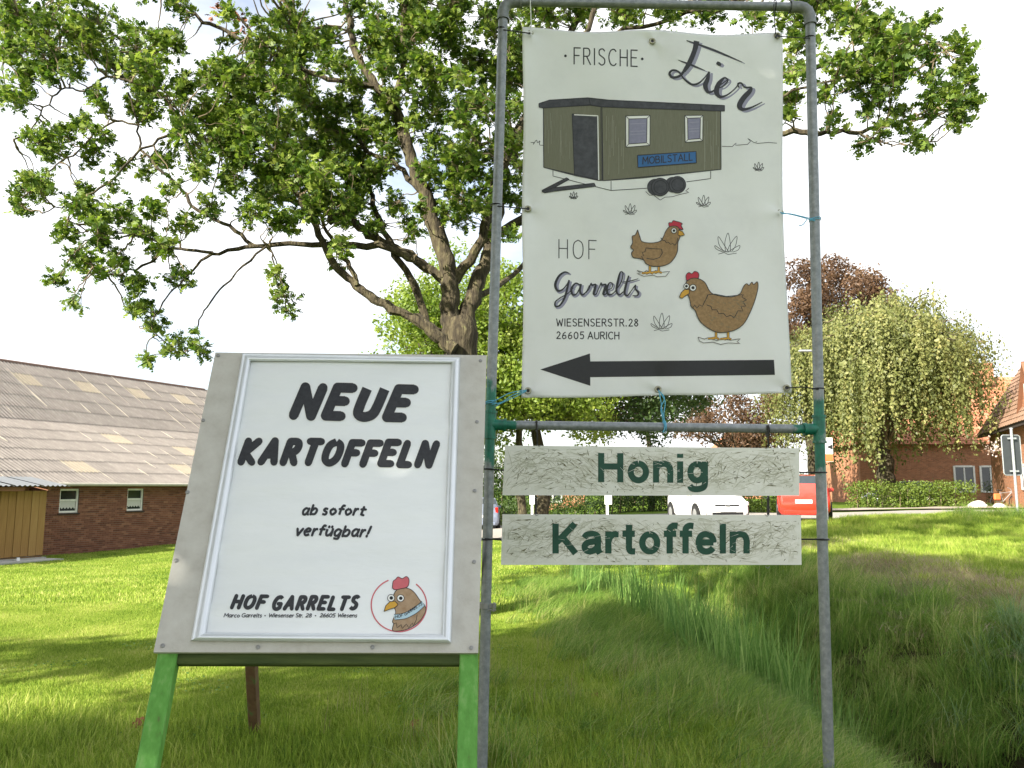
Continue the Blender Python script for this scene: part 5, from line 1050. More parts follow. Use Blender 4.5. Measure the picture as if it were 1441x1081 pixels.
I.text('greyink', 'HOF', 260 + 1018 * s5, 260 + 1052 * s5, 760 + 378 * s5, 760 + 370 * s5, 4, .7, gap=.25, layer=5); I.text('greyink', 'GARRELTS', 260 + 1062 * s5, 260 + 1146 * s5, 760 + 366 * s5, 760 + 313 * s5, 4, .7, gap=.2, layer=5)
for x, y, r in ((996, 280, 17), (1042, 281, 17)): I.circle('whiteink', *K5([(x, y)])[0], r * s5, layer=3); I.circle('ink', *K5([(x, y)])[0], r * s5, w=.8, layer=4); I.circle('ink', *K5([(x + 1, y)])[0], r * s5 * .5, layer=4)
p5('yellow', [(962, 345), (970, 318), (990, 298), (1015, 295), (1030, 312), (1015, 326), (990, 334)], 5, sm=False)
I.stroke('ink', K5([(1010, 405), (1022, 400), (1025, 425), (1045, 408), (1050, 428), (1070, 405), (1082, 425), (1098, 400), (1104, 415), (1118, 385), (1122, 360)]), .8, layer=4)
I.done(post, {'greyink': 'lettering', 'whiteink': 'lettering_edge', 'pred': 'emblem_ring_print', 'pbrown': 'emblem_hen_print', 'yellow': 'emblem_beak_print', 'ltblue': 'emblem_collar_print', 'ink': 'emblem_line_print'})
# screws
mb = MB(); mb.tube([AN * 0, AN * .004], .0075, 12); mb.tube([AN * .004, AN * .0055], [.006, .003], 12); sc0 = None
for (x, y) in [(307, 501), (286, 592), (264, 693), (248, 789), (229, 909), (363, 911), (524, 911), (663, 912), (667, 791), (668, 691), (671, 594), (676, 508)]:
    if sc0 is None: sc0 = mb.build('screw', M['screw'], None, smooth=True); o = sc0
    else: o = bpy.data.objects.new('screw', sc0.data); COL.objects.link(o)
    o.parent = stand; o.location = ap(x, y, -.014) - Vector(stand.location)
# legs: front pair lies behind the panel, rear pair hinged at the top
def leg(a, b, w_, d_, mat_, name='leg', nrm=AN):
    ax = (b - a).normalized(); X = ax.cross(nrm).normalized(); Y = X.cross(ax).normalized(); mb = MB(); mb.bev((a + b) / 2, (w_, d_, (b - a).length), (X, Y, ax), .004); return mb.build(name, M[mat_], stand)
def toground(a, b, sink=.05):
    t = 1.0
    for _ in range(40):
        p = a + (b - a) * t
        if p.z < Z(p.x, p.y) - sink: break
        t += .04
    return p
lt, lb = ap(318, 503, -.056), ap(208, 1081, -.056); leg(lt, toground(lt, lb), .066, .048, 'greenwood')
rt, rb = ap(667, 505, -.056), ap(657, 1081, -.056); leg(rt, toground(rt, rb), .066, .048, 'greenwood')
leg(ap(246, 926, -.060), ap(650, 927, -.060), .05, .034, 'darkrail', 'rail'); leg(ap(330, 512, -.060), ap(655, 514, -.060), .05, .034, 'darkrail', 'rail')
rf = None
for Y_ in (5.15,):
    g_ = atY(359, 1034, 4.9); 
foot_r = ray(359, 1036); t = 1.0
while True:
    p = Vector((0, 0, EYE)) + foot_r * t
    if p.z <= Z(p.x, p.y) + .01: break
    t += .01
top_l = lt + Vector((.03, .05, -.02)); leg(top_l, p + (p - top_l).normalized() * .05, .06, .055, 'brownwood', nrm=Vector((0, -1, 0)))
p2 = Vector((-.25 * (p.y / 5.1), p.y + .1, 0)); p2.z = Z(p2.x, p2.y); top_r = rt + Vector((0, .05, -.02)); leg(top_r, p2 + (p2 - top_r).normalized() * .05, .06, .055, 'brownwood', nrm=Vector((0, -1, 0)))
# fallen leaves
lf = None
for (x, y, lab) in ((181, 1028, 'brown fallen leaf in the grass left of the stand'), (586, 1028, 'curled brown fallen leaf in the grass under the stand'), (783, 845, 'small brown fallen leaf on the sunlit lawn'), (818, 954, 'orange-brown fallen leaf on the shaded lawn right of the pole'), (846, 983, 'dark brown fallen leaf nearest the ditch grass'), (745, 828, 'tiny brown fallen leaf nearest the left pole on the lawn'), (833, 861, 'pale brown fallen leaf beside the long ditch grass')):
    r_ = ray(x, y); t = 1.0
    while True:
        p = Vector((0, 0, EYE)) + r_ * t
        if p.z <= Z(p.x, p.y) + .045: break
        t += .01
    V2, F2 = leafset([tuple(p)], [(random.uniform(-.5, .5), random.uniform(-.9, -.2), .8)], [random.uniform(.10, .13)], OAKLEAF_V, OAKLEAF_F, RNG)
    tag(link('fallen_leaf', nmesh('fallen_leaf', V2, F2, M['browleaf'], RNG.random(len(F2)))), lab, 'leaf', 'fallen leaves on the grass')
# ------------------------------------------------------------------ barn
O = Vector((-17.0, 29.5, 0)); DU = Vector((.41, .912, 0)).normalized(); DN = Vector((-DU.y, DU.x, 0)); UP = Vector((0, 0, 1))
def bp(s, a, z): return O + DU * s + DN * a + UP * z
barn = empty('brick_barn', tuple(bp(5, 4, -.9)), label='long low red-brick barn under a weathered corrugated roof on the left', cat='barn')
zb, ze = -1.35, 1.80; S0, S1 = -9.0, 18.0
wins = [(.47, 1.27), (3.44, 4.24), (6.7, 7.5), (10.2, 11.0)]; wz0, wz1 = .63, 1.52
mb = MB()
cuts = [S0] + [c for w_ in wins for c in w_] + [S1]
for i in range(len(cuts) - 1):
    a, b_ = cuts[i], cuts[i + 1]; win = i % 2 == 1
    for (z0, z1) in ([(zb, wz0), (wz1, ze)] if win else [(zb, ze)]): mb.box(bp((a + b_) / 2, .15, (z0 + z1) / 2), (b_ - a, .24, z1 - z0), (DU, DN, UP))
for s in (S0 + .12, S1 - .12): mb.box(bp(s, 5.6, (zb + ze) / 2), (.24, 10.6, ze - zb), (DU, DN, UP))
mb.build('wall', M['mortar'], barn)
gb = MB()
for s, e in ((S1 - .24, S1), (S0, S0 + .24)):
    q = [(0.3, ze), (6, 4.45), (11, 7.6), (16, 4.45), (22, ze)]; n = len(q); gb.add([bp(s, a, z) for a, z in q] + [bp(e, a, z) for a, z in q], [tuple(range(n)), tuple(range(n, 2 * n))] + [(i, (i + 1) % n, n + (i + 1) % n, n + i) for i in range(n)])
gb.build('gable', M['brick'], barn)
rg = np.random.default_rng(3); bm_ = MB(); row = 0; z = zb + .03
while z < ze - .06:
    s = S0 + (.12 if row % 2 else 0)
    while s < S1 - .2:
        a_, e_ = s + .006, s + .234
        if wz0 - .06 < z + .035 < wz1 + .02:
            for w0, w1 in wins:
                if a_ < w1 and e_ > w0:
                    if a_ < w0: e_ = w0
                    elif e_ > w1: a_ = w1
                    else: e_ = a_
        c = (a_ + e_) / 2
        if e_ - a_ > .02: bm_.box(bp(c, .03 + rg.normal(0, .0025), z + .035), (e_ - a_, .03, .064), (DU, DN, UP), col=float(np.clip(rg.normal(.5, .25), 0, 1)))
        s += .24
    z += .077; row += 1
bm_.build('bricks', M['brick'], barn, kind='stuff')
for w0, w1 in wins:
    m_ = MB(); sc_ = (w0 + w1) / 2
    for (a, b_, z0, z1) in ((w0, w0 + .07, wz0, wz1), (w1 - .07, w1, wz0, wz1), (w0 + .07, w1 - .07, wz0, wz0 + .07), (w0 + .07, w1 - .07, wz1 - .07, wz1), (w0 + .07, w1 - .07, 1.06, 1.13)): m_.box(bp((a + b_) / 2, .11, (z0 + z1) / 2), (b_ - a, .07, z1 - z0), (DU, DN, UP))
    wo_ = m_.build('window', M['frame_w'], barn)
    for (z0, z1) in ((wz0 + .07, 1.06), (1.13, wz1 - .07)):
        m_ = MB(); m_.box(bp(sc_, .125, (z0 + z1) / 2), (w1 - w0 - .14, .01, z1 - z0), (DU, DN, UP)); m_.build('pane', M['glass'], wo_)
    m_ = MB(); vs = []; fs = []
    for i in range(25):
        s = w0 + .08 + (w1 - w0 - .16) * i / 24; a = .112 - .004 * (i % 2); vs += [bp(s, a, 1.055), bp(s, a, .80 + .03 * math.sin(i * 1.3))]
        if i: fs.append((2 * i - 2, 2 * i - 1, 2 * i + 1, 2 * i))
    m_.add(vs, fs); m_.build('curtain', M['curtain'], wo_)
    m_ = MB(); m_.box(bp(sc_, .02, wz0 - .04), (w1 - w0 + .1, .10, .05), (DU, DN, UP)); m_.build('sill', M['darkwood'], wo_)
# corrugated roof: rows of overlapping sheets, each a part
def corr(w_, l_, pitch=.177, amp=.038, per=6):
    n = max(2, int(w_ / pitch * per)); V = []; F_ = []
    for j in (0, 1):
        for i in range(n + 1): x = w_ * i / n; V.append((x, j * l_, amp * math.cos(2 * math.pi * x / pitch)))
    for i in range(n): F_.append((i, i + 1, n + 2 + i, n + 1 + i))
    return V, F_
SWD = 1.062 * 1.0; n_c = 26
sheetmes = {}
def sheetmesh(key, l_, mname, v):
    k = (key, mname, v)
    if k not in sheetmes:
        V, F_ = corr(1.062, l_, per=6); sheetmes[k] = nmesh('roof_sheet', V, F_, M[mname], [v] * len(F_), smooth=True)
    return sheetmes[k]
def roofrows(a0, z0, a1, z1, rows, key, yell):
    L_ = math.hypot(a1 - a0, z1 - z0); rl = L_ / rows; sv = (DN * (a1 - a0) + UP * (z1 - z0)) / L_; nv_ = DU.cross(sv).normalized()
    for r in range(rows):
        for c in range(n_c):
            y_ = (r, c) in yell; me = sheetmesh(key, rl + .16, 'sheet_y' if y_ else 'sheet', .5 if y_ else random.choice((.15, .35, .5, .65, .85)))
            o = bpy.data.objects.new('roof_sheet', me); COL.objects.link(o); o.parent = barn
            p = bp(S0 - .15 + c * 1.0625, a0, z0) + sv * (r * rl - .08) + nv_ * .01
            tl = .022 / (rl + .16); s2 = (sv - nv_ * tl).normalized(); n2 = DU.cross(s2).normalized(); p = p + nv_ * .035
            o.matrix_basis = Matrix.Translation(-barn.location) @ Matrix(((DU.x, s2.x, n2.x, p.x), (DU.y, s2.y, n2.y, p.y), (DU.z, s2.z, n2.z, p.z), (0, 0, 0, 1)))
    return sv, nv_, L_
yl1 = {(1, 10), (4, 14), (3, 17), (1, 15), (4, 21)}; yl2 = {(3, 13), (3, 16), (3, 19), (3, 22)}
sv1, nv1, L1 = roofrows(-.35, ze - .12, 6.0, 4.50, 6, 'low', yl1)
sv2, nv2, L2 = roofrows(6.0, 4.52, 11.0, 7.70, 5, 'high', yl2)
mb = MB()   # underside and far slope
mb.add([bp(S0 - .1, -.3, ze - .17), bp(S1 + .1, -.3, ze - .17), bp(S1 + .1, 6, 4.42), bp(S0 - .1, 6, 4.42), bp(S1 + .1, 11, 7.62), bp(S0 - .1, 11, 7.62), bp(S1 + .1, 22.3, ze - .2), bp(S0 - .1, 22.3, ze - .2)], [(0, 1, 2, 3), (3, 2, 4, 5), (5, 4, 6, 7)]); mb.build('roof_deck', M['sheet'], barn)
mb = MB(); 
for i in range(25): mb.tube([bp(S0 + i * 1.08 - .05, 11, 7.71), bp(S0 + i * 1.08 + 1.1, 11, 7.72)], [.11, .10], 10)
mb.build('ridge_cap', M['ridge'], barn, smooth=True)
mb = MB(); mb.tube([bp(S0, -.42, ze - .12), bp(S1, -.42, ze - .12)], .062, 8)
for i in range(13): mb.tube([bp(S0 + 1 + i * 2.1, -.42, ze - .12), bp(S0 + 1.03 + i * 2.1, -.42, ze - .12)], .07, 8)
mb.build('gutter', M['gutter'], barn, smooth=True)
mb = MB(); lr = random.Random(4)      # white-ish streaks of lichen and bird lime along sheet edges
for i in range(110):
    hi = lr.random() < .7; s = S0 + 1.0625 * lr.randint(4, 24) - .12; 
    if hi: t0 = lr.uniform(0, .75) * L2; l_ = lr.uniform(.5, 1.9); A = bp(s, 6, 4.52) + sv2 * t0; v_, nn_ = sv2, nv2; L_ = L2
    else: t0 = lr.uniform(0, .8) * L1; l_ = lr.uniform(.4, 1.3); A = bp(s, -.35, ze - .12) + sv1 * t0; v_, nn_ = sv1, nv1; L_ = L1
    l_ = min(l_, L_ - t0 - .05)
    if l_ > .2: w_ = lr.uniform(.02, .07); B = A + v_ * l_; o_ = nn_ * .088; m2_ = (A + B) / 2; mb.add([A + o_ - DU * w_ * .3, m2_ + o_ - DU * w_, B + o_ - DU * w_ * .2, B + o_ + DU * w_ * .2, m2_ + o_ + DU * w_ * .6, A + o_ + DU * w_ * .3], [(0, 1, 4, 5), (1, 2, 3, 4)])
mb.build('lichen_streaks', M['lichen'], barn, kind='stuff')

# ------------------------------------------------------------------ wooden shed
SO = Vector((-16.1, 27.85, 0)); zt = 1.46; zbm = -.72
def sp(s, a, z): return SO - DU * s + DN * a + UP * z
shed = empty('wooden_shed', tuple(sp(3, .7, -.9)), label='tan wooden-board shed with a corrugated metal roof against the barn', cat='shed')
br = random.Random(9); bw = .27; me0 = {}; RS = Matrix(((DU.x, -DN.x * -1, 0), (DU.y, DN.y, 0), (0, 0, 1)))
for i in range(20):
    v = br.choice((.1, .3, .5, .7, .95))
    if v not in me0:
        mb = MB(); mb.bev((0, 0, 0), (bw - .014, .024, zt - zbm), b=.005, col=v); o = mb.build('board', M['shedwood'], None); me0[v] = o.data
    else: o = bpy.data.objects.new('board', me0[v]); COL.objects.link(o)
    o.parent = shed; o.location = sp(.14 + i * bw, (-.008 if i % 2 else .004), (zt + zbm) / 2) - Vector(shed.location); o.rotation_euler = (0, 0, math.atan2(DU.y, DU.x))
ax_ = (DU, DN, UP)
mb = MB(); mb.box(sp(2.8, .04, .35), (5.6, .03, 2.1), ax_); mb.box(sp(.02, .72, .35), (.03, 1.34, 2.1), ax_); mb.build('side_wall', M['shedwood'], shed)
mb = MB(); mb.box(sp(2.8, .02, zbm - .07), (5.5, .10, .10), ax_); mb.build('sill_beam', M['brownwood'], shed)
mb = MB(); mb.box(sp(3.7, -.33, zt + .06), (5.2, .05, .13), ax_); mb.build('fascia', M['beam'], shed)
for i in range(6): mb = MB(); mb.box(sp(.15 + i * .9, .2, zt + .07), (.09, 1.0, .11), ax_); mb.build('rafter', M['beam'], shed)
V, F_ = corr(1.0, 2.0, .177, .022, 6); me = nmesh('roof_sheet', V, F_, M['sheet_d'], [.5] * len(F_), smooth=True)
for i in range(6):
    o = bpy.data.objects.new('roof_sheet', me); COL.objects.link(o); o.parent = shed; o.rotation_euler = (math.radians(9), 0, math.atan2(DU.y, DU.x)); o.location = sp(-.45 + (i + 1) * .99, -.52, zt + .17 + .004 * (i % 2)) - Vector(shed.location)
def sq(s, a): p = sp(s, a, 0); return (p.x, p.y)
slab('shed_base', [sq(-.05, -.12), sq(8, -.12), sq(8, 1.3), sq(-.05, 1.3)], M['concrete'], -.2, .09)
slab('path', [sq(-.1, -.95), sq(8, -.95), sq(8, -.22), sq(-.1, -.22)], M['concrete'], -.2, .05)
pc = sp(1.1, -.35, 0); mb = MB(); mb.tube([(pc.x, pc.y, Z(pc.x, pc.y) + .05), (pc.x, pc.y, Z(pc.x, pc.y) + .17)], [.06, .045], 10); tag(mb.build('pot', M['white'], None, smooth=True), 'small white pot standing at the foot of the wooden shed', 'pot')

# ------------------------------------------------------------------ houses on the right and behind
def tiled(root, P0, U, V_, nu, nv, w_, h_, matn, name='roof_tile', single=300):
    """tiled slope: P0 eave start, U along eave, V_ up slope (unit vectors); rows overlap"""
    Nn = U.cross(V_).normalized(); 
    if Nn.z < 0: Nn = -Nn
    k = 0; rest = MB(); mes = {}
    for r in range(nv):
        for c in range(nu):
            v = random.choice((.1, .3, .5, .7, .9)); p = P0 + U * (c * w_ + (w_ * .0 if r % 2 else 0)) + V_ * (r * h_); s2 = (V_ - Nn * .10).normalized()
            if k < single:
                if v not in mes:
                    m_ = MB(); m_.add([(0, 0, 0), (w_ * .97, 0, 0), (w_ * .97, h_ * 1.15, 0), (0, h_ * 1.15, 0), (0, 0, -.03), (w_ * .97, 0, -.03), (w_ * .5, 0, .028), (w_ * .5, h_ * 1.15, .028)], [(0, 6, 7, 3), (6, 1, 2, 7), (4, 5, 1, 6), (4, 6, 0)], v); mes[v] = m_.build(name, M[matn], None); ob = mes[v]; mes[v] = ob.data
                else: ob = bpy.data.objects.new(name, mes[v]); COL.objects.link(ob)
                n2 = U.cross(s2).normalized()
                if n2.z < 0: n2 = -n2
                ob.parent = root; q = p + Nn * .08; ob.matrix_basis = Matrix.Translation(-root.location) @ Matrix(((U.x, s2.x, n2.x, q.x), (U.y, s2.y, n2.y, q.y), (U.z, s2.z, n2.z, q.z), (0, 0, 0, 1)))
            else:
                q = p + Nn * .08; rest.add([q, q + U * w_ * .97, q + U * w_ * .97 + s2 * h_ * 1.15, q + s2 * h_ * 1.15, q - Nn * .03, q + U * w_ * .97 - Nn * .03, q + U * w_ * .5 + Nn * .028, q + U * w_ * .5 + s2 * h_ * 1.15 + Nn * .028], [(0, 6, 7, 3), (6, 1, 2, 7), (4, 5, 1, 6), (4, 6, 0)], v)
            k += 1
    if rest.v: rest.build(name + 's', M[matn], root, kind='stuff')
# house with the steep brown roof, nearest on the right
E0 = Vector((29.2, 50, 4.75)); E1 = Vector((20.6, 27.6, 4.75)); U = (E1 - E0).normalized(); PD = Vector((-U.y, U.x, 0)); 
if PD.x < 0: PD = -PD
SV = (PD * 4.6 + UP * 7.2).normalized(); LEN = (E1 - E0).length
h1 = empty('brick_house', tuple(E0 + PD * 4 + U * 8 + Vector((0, 0, -4.3))), label='brick house with a steep brown tiled roof and wooden gabled dormer at the right edge', cat='house')
mb = MB(); a, b_ = E0 + PD * .55 + U * .5, E1 + PD * .55
W4 = [a, b_, b_ + PD * 8, a + PD * 8]; mb.add([Vector((p.x, p.y, 0)) for p in W4] + [Vector((p.x, p.y, 5.2)) for p in W4], [(0, 1, 5, 4), (1, 2, 6, 5), (2, 3, 7, 6), (3, 0, 4, 7)])
g0 = a; mb.add([Vector((g0.x, g0.y, 5.2)), Vector((g0.x, g0.y, 5.2)) + PD * 8, Vector((g0.x, g0.y, 11.2)) + PD * 4], [(0, 1, 2)])
mb.build('wall', M['brick2'], h1)
mb = MB(); mb.add([E0, E1, E1 + SV * 8.6, E0 + SV * 8.6, E0 + PD * 9.3, E1 + PD * 9.3], [(0, 1, 2, 3), (3, 2, 5, 4)]); mb.add([E0, E1, E1 + PD * .6 - UP * .02, E0 + PD * .6 - UP * .02, E0 - UP * .16, E1 - UP * .16], [(2, 3, 4, 5), (0, 1, 5, 4)]); mb.build('roof', M['darkwood'], h1)
tiled(h1, E0.copy(), U, SV, 38, 24, .60, .36, 'tile_b')
# dormer
dp = E0 + U * 9.8 + SV * .9; mb = MB(); A = dp; B = dp + U * 3.2; R_ = (A + B) / 2 + UP * 2.1; bk = PD * 1.6
mb.add([A, B, R_, A + bk, B + bk, R_ + bk], [(0, 1, 2), (0, 2, 5, 3), (1, 4, 5, 2)]); d_ = mb.build('dormer', M['brick2'], h1)
mb = MB(); out = -PD * .2
for (p, q) in ((A, R_), (B, R_)):
    dd = (q - p).normalized(); p2_ = p - dd * .35; q2 = q + dd * .05; mb.add([p2_ + out, q2 + out, q2 + bk, p2_ + bk, p2_ + out + UP * .14, q2 + out + UP * .14, q2 + bk + UP * .14, p2_ + bk + UP * .14], [(0, 1, 2, 3), (4, 5, 6, 7), (0, 1, 5, 4), (0, 3, 7, 4)])
mb.build('dormer_roof', M['beam'], d_)
mb = MB(); c_ = (A + B) / 2 + UP * .8 - PD * .06; mb.box(c_, (.8, .08, .8), (U, PD, UP)); w1_ = mb.build('dormer_window', M['frame_w'], d_) 
# windows and door of that house
def hwin(root, c, Ux, Nx, w_, h_, name='window'):
    mb = MB(); 
    for s in (-1, 1): mb.box(c + Ux * (s * (w_ / 2 - .04)), (.13, .1, h_), (Ux, Nx, UP))
    for s in (-1, 1): mb.box(c + UP * (s * (h_ / 2 - .04)), (w_ - .26, .1, .13), (Ux, Nx, UP))
    mb.box(c, (.10, .09, h_ - .26), (Ux, Nx, UP)); o = mb.build(name, M['frame_w'], root)
    for s in (-1, 1): m2 = MB(); m2.box(c + Ux * s * (w_ / 4 - .02), (w_ / 2 - .1, .03, h_ - .16), (Ux, Nx, UP)); m2.build('pane', M['glass'], o)
    return o
for t_ in (8.5, 13): hwin(h1, a + U * t_ - PD * .02 + Vector((0, 0, 2.1 - 4.75)), U, PD, 1.3, 1.3)
mb = MB(); c_ = E0 + U * 5.9 - PD * .1 + Vector((0, 0, -1.0)); fr = np.random.default_rng(5); P_ = [np.array(c_) + fr.normal(0, .26, 3) for _ in range(120)]
V2, F2 = leafset(P_, fr.normal(size=(120, 3)), fr.uniform(.1, .2, 120), QUAD[0], QUAD[1], fr); hb = link('hanging_basket', nmesh('hanging_basket', V2, F2, M['flower'], fr.random(len(F2)))); tag(hb, 'hanging basket of pale flowers under the eave of the brown-roofed house', 'hanging basket')
# long orange-roofed house behind the weeping tree
h2 = empty('brick_house', (25, 62, .4), label='orange-roofed brick house with a chimney half hidden behind the weeping tree', cat='house')
X0, X1, YF = 25.2, 43.2, 58.0; mb = MB(); mb.box(((X0 + X1) / 2, YF + 4, 2.6), (X1 - X0, 8, 4.4)); mb.build('wall', M['brick2'], h2)
mb = MB(); mb.add([(X0 - .4, YF - .4, 4.6), (X1 + .4, YF - .4, 4.6), (X1 + .4, YF + 4.2, 10.1), (X0 - .4, YF + 4.2, 10.1), (X1 + .4, YF + 8.6, 4.6), (X0 - .4, YF + 8.6, 4.6)], [(0, 1, 2, 3), (3, 2, 4, 5), (0, 3, 5), (1, 4, 2)]); mb.build('roof', M['tile_o'], h2)
SV2 = Vector((0, 4.6, 5.5)).normalized(); tiled(h2, Vector((X0 - .4, YF - .4, 4.6)), Vector((1, 0, 0)), SV2, 37, 20, .5, .36, 'tile_o')
mb = MB(); mb.box((36.6, YF + 3.6, 10.3), (1.5, .9, 1.7)); ch = mb.build('chimney', M['brick2'], h2); mb = MB(); mb.tube([(36.9, YF + 3.6, 11.1), (36.9, YF + 3.6, 11.6)], .16, 8); mb.tube([(36.9, YF + 3.6, 11.6), (36.9, YF + 3.6, 11.72)], .28, 8); mb.build('chimney_pot', M['darkwood'], ch)
for x in (32.7, 34.6): hwin(h2, Vector((x, YF - .03, 2.15)), Vector((1, 0, 0)), Vector((0, 1, 0)), 1.5, 1.9)
# brick house glimpsed between the boards and the far orange gable
h3 = empty('brick_house', (3.8, 60, -.3), label='small orange brick house wall glimpsed between the two wooden boards', cat='house')
mb = MB(); mb.box((3.6, 62, 1.2), (3.6, 5, 3.6)); mb.build('wall', M['brick2'], h3)
mb = MB(); mb.add([(1.5, 59.2, 3.0), (5.7, 59.2, 3.0), (5.7, 62, 4.3), (1.5, 62, 4.3), (5.7, 64.8, 3.0), (1.5, 64.8, 3.0)], [(0, 1, 2, 3), (3, 2, 4, 5), (0, 3, 5), (1, 4, 2)]); mb.build('roof', M['tile_b'], h3); hwin(h3, Vector((3.0, 59.46, 1.0)), Vector((1, 0, 0)), Vector((0, 1, 0)), 1.4, 1.1)
h4 = empty('brick_house', (24, 84, .4), label='far house whose orange roof slope shows above the honey board', cat='house')
mb = MB(); mb.box((22.6, 84, 2.0), (4.4, 9, 3.6)); mb.build('wall', M['brick2'], h4)
mb = MB(); q = [(19.5, 79, 3.4), (25.4, 79, 3.4), (25.2, 84, 7.6), (23.0, 84, 7.6), (25.4, 89, 3.4), (19.5, 89, 3.4)]; mb.add(q, [(0, 1, 2, 3), (3, 2, 4, 5), (0, 3, 5), (1, 4, 2)]); mb.build('roof', M['tile_o'], h4)

# ------------------------------------------------------------------ cars
def car(label, x, y, heading, Lc, Wc, Hc, paint, front=True, plate=True, hatch=.12, group='cars parked across the yard road'):
    """heading: direction the nose points (radians from +x)"""
    z0 = Z(x, y) + .05; root = empty('parked_car', (x, y, z0), label=label, cat='car', group=group)
    hx = Vector((math.cos(heading), math.sin(heading), 0)); hy = Vector((-hx.y, hx.x, 0)); o_ = Vector((x, y, z0)); T = lambda a, b_, c_: o_ + hx * a + hy * b_ + UP * c_
    l, w_, h = Lc / 2, Wc / 2, Hc
    # stations: x, hood/belt height, roof height, width factor, bottom
    st = [(-l, .42 * h, .42 * h, .80, .34), (-l + .05, .62 * h, .62 * h, .90, .24), (-l + .12, .655 * h, .80 * h, .95, .21), (-l + .34, .66 * h, .965 * h, .985, .19), (-l + .9, .655 * h, 1.0 * h, 1, .18), (-.15, .645 * h, 1.0 * h, 1, .18), (.35, .64 * h, .975 * h, 1, .18), (.62, .635 * h, .90 * h, 1, .18), (1.16, .63 * h, .665 * h, .995, .18), (l - .55, .58 * h, .60 * h, .97, .19), (l - .22, .50 * h, .525 * h, .92, .21), (l - .06, .42 * h, .44 * h, .85, .24), (l, .32 * h, .33 * h, .76, .28)]
    rings = []
    for (sx, hb, hr, wf, bo) in st:
        W2 = w_ * wf; cab = max(0, (hr - hb) / (.35 * h)); rings.append([(0, bo), (W2 * .86, bo), (W2 * .97, bo + .12), (W2, hb * .62 + .05), (W2 * .985, hb * .86), (W2 * .94, hb), (W2 * (.92 - .17 * cab), hr - .05 * cab - (0 if cab > .1 else .01)), (W2 * (.60), hr - .008), (0, hr + .0)])
    nR = len(rings[0]); Vv = []; 
    for (s, rg_) in zip(st, rings):
        for (b_, c_) in rg_: Vv.append(T(s[0], b_, c_))
        for (b_, c_) in rg_[1:-1][::-1]: Vv.append(T(s[0], -b_, c_))
    n = 2 * nR - 2; body = []; sideg = []; front_g = []; rear_g = []
    for i in range(len(st) - 1):
        for k in range(n):
            f = (i * n + k, i * n + (k + 1) % n, (i + 1) * n + (k + 1) % n, (i + 1) * n + k)
            kk = k if k < nR - 1 else n - 1 - k
            if kk == 5 and 3 <= i <= 6: sideg.append(f)
            elif kk >= 6 and i == 7: front_g.append(f)
            elif kk >= 6 and i == 2: rear_g.append(f)
            else: body.append(f)
    caps = [tuple(range(n))[::-1], tuple((len(st) - 1) * n + k for k in range(n))]
    def part(name, fs, m_):
        used = sorted({i for f in fs for i in f}); mp_2 = {u: i for i, u in enumerate(used)}; me = bpy.data.meshes.new(name); me.from_pydata([tuple(Vv[u]) for u in used], [], [tuple(mp_2[i] for i in f) for f in fs]); me.materials.append(M[m_])
        me.polygons.foreach_set('use_smooth', [True] * len(fs)); bm = bmesh.new(); bm.from_mesh(me); bmesh.ops.recalc_face_normals(bm, faces=bm.faces); bm.to_mesh(me); bm.free(); me.set_sharp_from_angle(angle=math.radians(50)); return link(name, me, root)
    part('body', body + caps, paint); part('side_window', sideg, 'cglass'); part('windscreen', front_g, 'cglass'); part('rear_window', rear_g, 'cglass')
    for sx in (-l + .62, l - .72):
        for sy in (-1, 1):
            mb = MB(); c0_ = T(sx, sy * (w_ - .20), .31); c1_ = T(sx, sy * (w_ + .012), .31); mb.tube([c0_, c0_.lerp(c1_, .9), c1_], [.31, .31, .285], 20); tw_ = mb.build('wheel', M['tyre'], root, smooth=True)
            mb = MB(); mb.tube([c1_ - (c1_ - c0_) * .02, c1_ + (c1_ - c0_) * .03], [.20, .18], 16); mb.build('rim', M['rim'], tw_)
            mb = MB(); mb.tube([T(sx, sy * (w_ - .08), .33), T(sx, sy * (w_ + .004), .33)], .36, 20); mb.build('wheel_arch', M['black'], root)
    for sy in (-1, 1):
        mb = MB(); mb.bev(T(-l + .10, sy * w_ * .80, .60 * h), (.14, .16, .30), (hx, hy, UP), .03); mb.build('tail_light', M['lampred'], root)
        mb = MB(); mb.bev(T(l - .24, sy * w_ * .70, .46 * h), (.34, .34, .15), (hx, hy, UP), .04); mb.build('headlight', M['lampclr'], root)
        mb = MB(); mb.bev(T(.85, sy * (w_ + .06), .66 * h), (.12, .18, .13), (hx, hy, UP), .03); mb.build('wing_mirror', M[paint], root)
    mb = MB(); mb.bev(T(l - .04, 0, .25 * h), (.1, w_ * 1.25, .10), (hx, hy, UP), .02); mb.build('lower_grille', M['black'], root)
    mb = MB(); mb.bev(T(l - .075, 0, .425 * h), (.1, w_ * .95, .055), (hx, hy, UP), .01); mb.build('grille', M['black'], root)
    for sy in (-1, 1): mb = MB(); mb.bev(T(l - .10, sy * w_ * .72, .25 * h), (.1, .18, .09), (hx, hy, UP), .02); mb.build('fog_light', M['black'], root)
    mb = MB(); mb.bev(T(-l + .03, 0, .19 * h), (.12, w_ * 1.5, .14), (hx, hy, UP), .03); mb.build('rear_bumper_trim', M[paint], root)
    for sx in (-l - .012, l + .02): mb = MB(); mb.box(T(sx, 0, (.42 if sx < 0 else .33) * h), (.02, .50, .11), (hx, hy, UP)); mb.build('number_plate', M['plate'], root)
    # round badge with interlaced strokes on the nose
    c = T(l - .015, 0, .43 * h); mb = MB(); mb.tube([c + (hy * math.cos(a_) + UP * math.sin(a_)) * .065 for a_ in np.linspace(0, 2 * math.pi, 17)], .007, 5, cap=False)
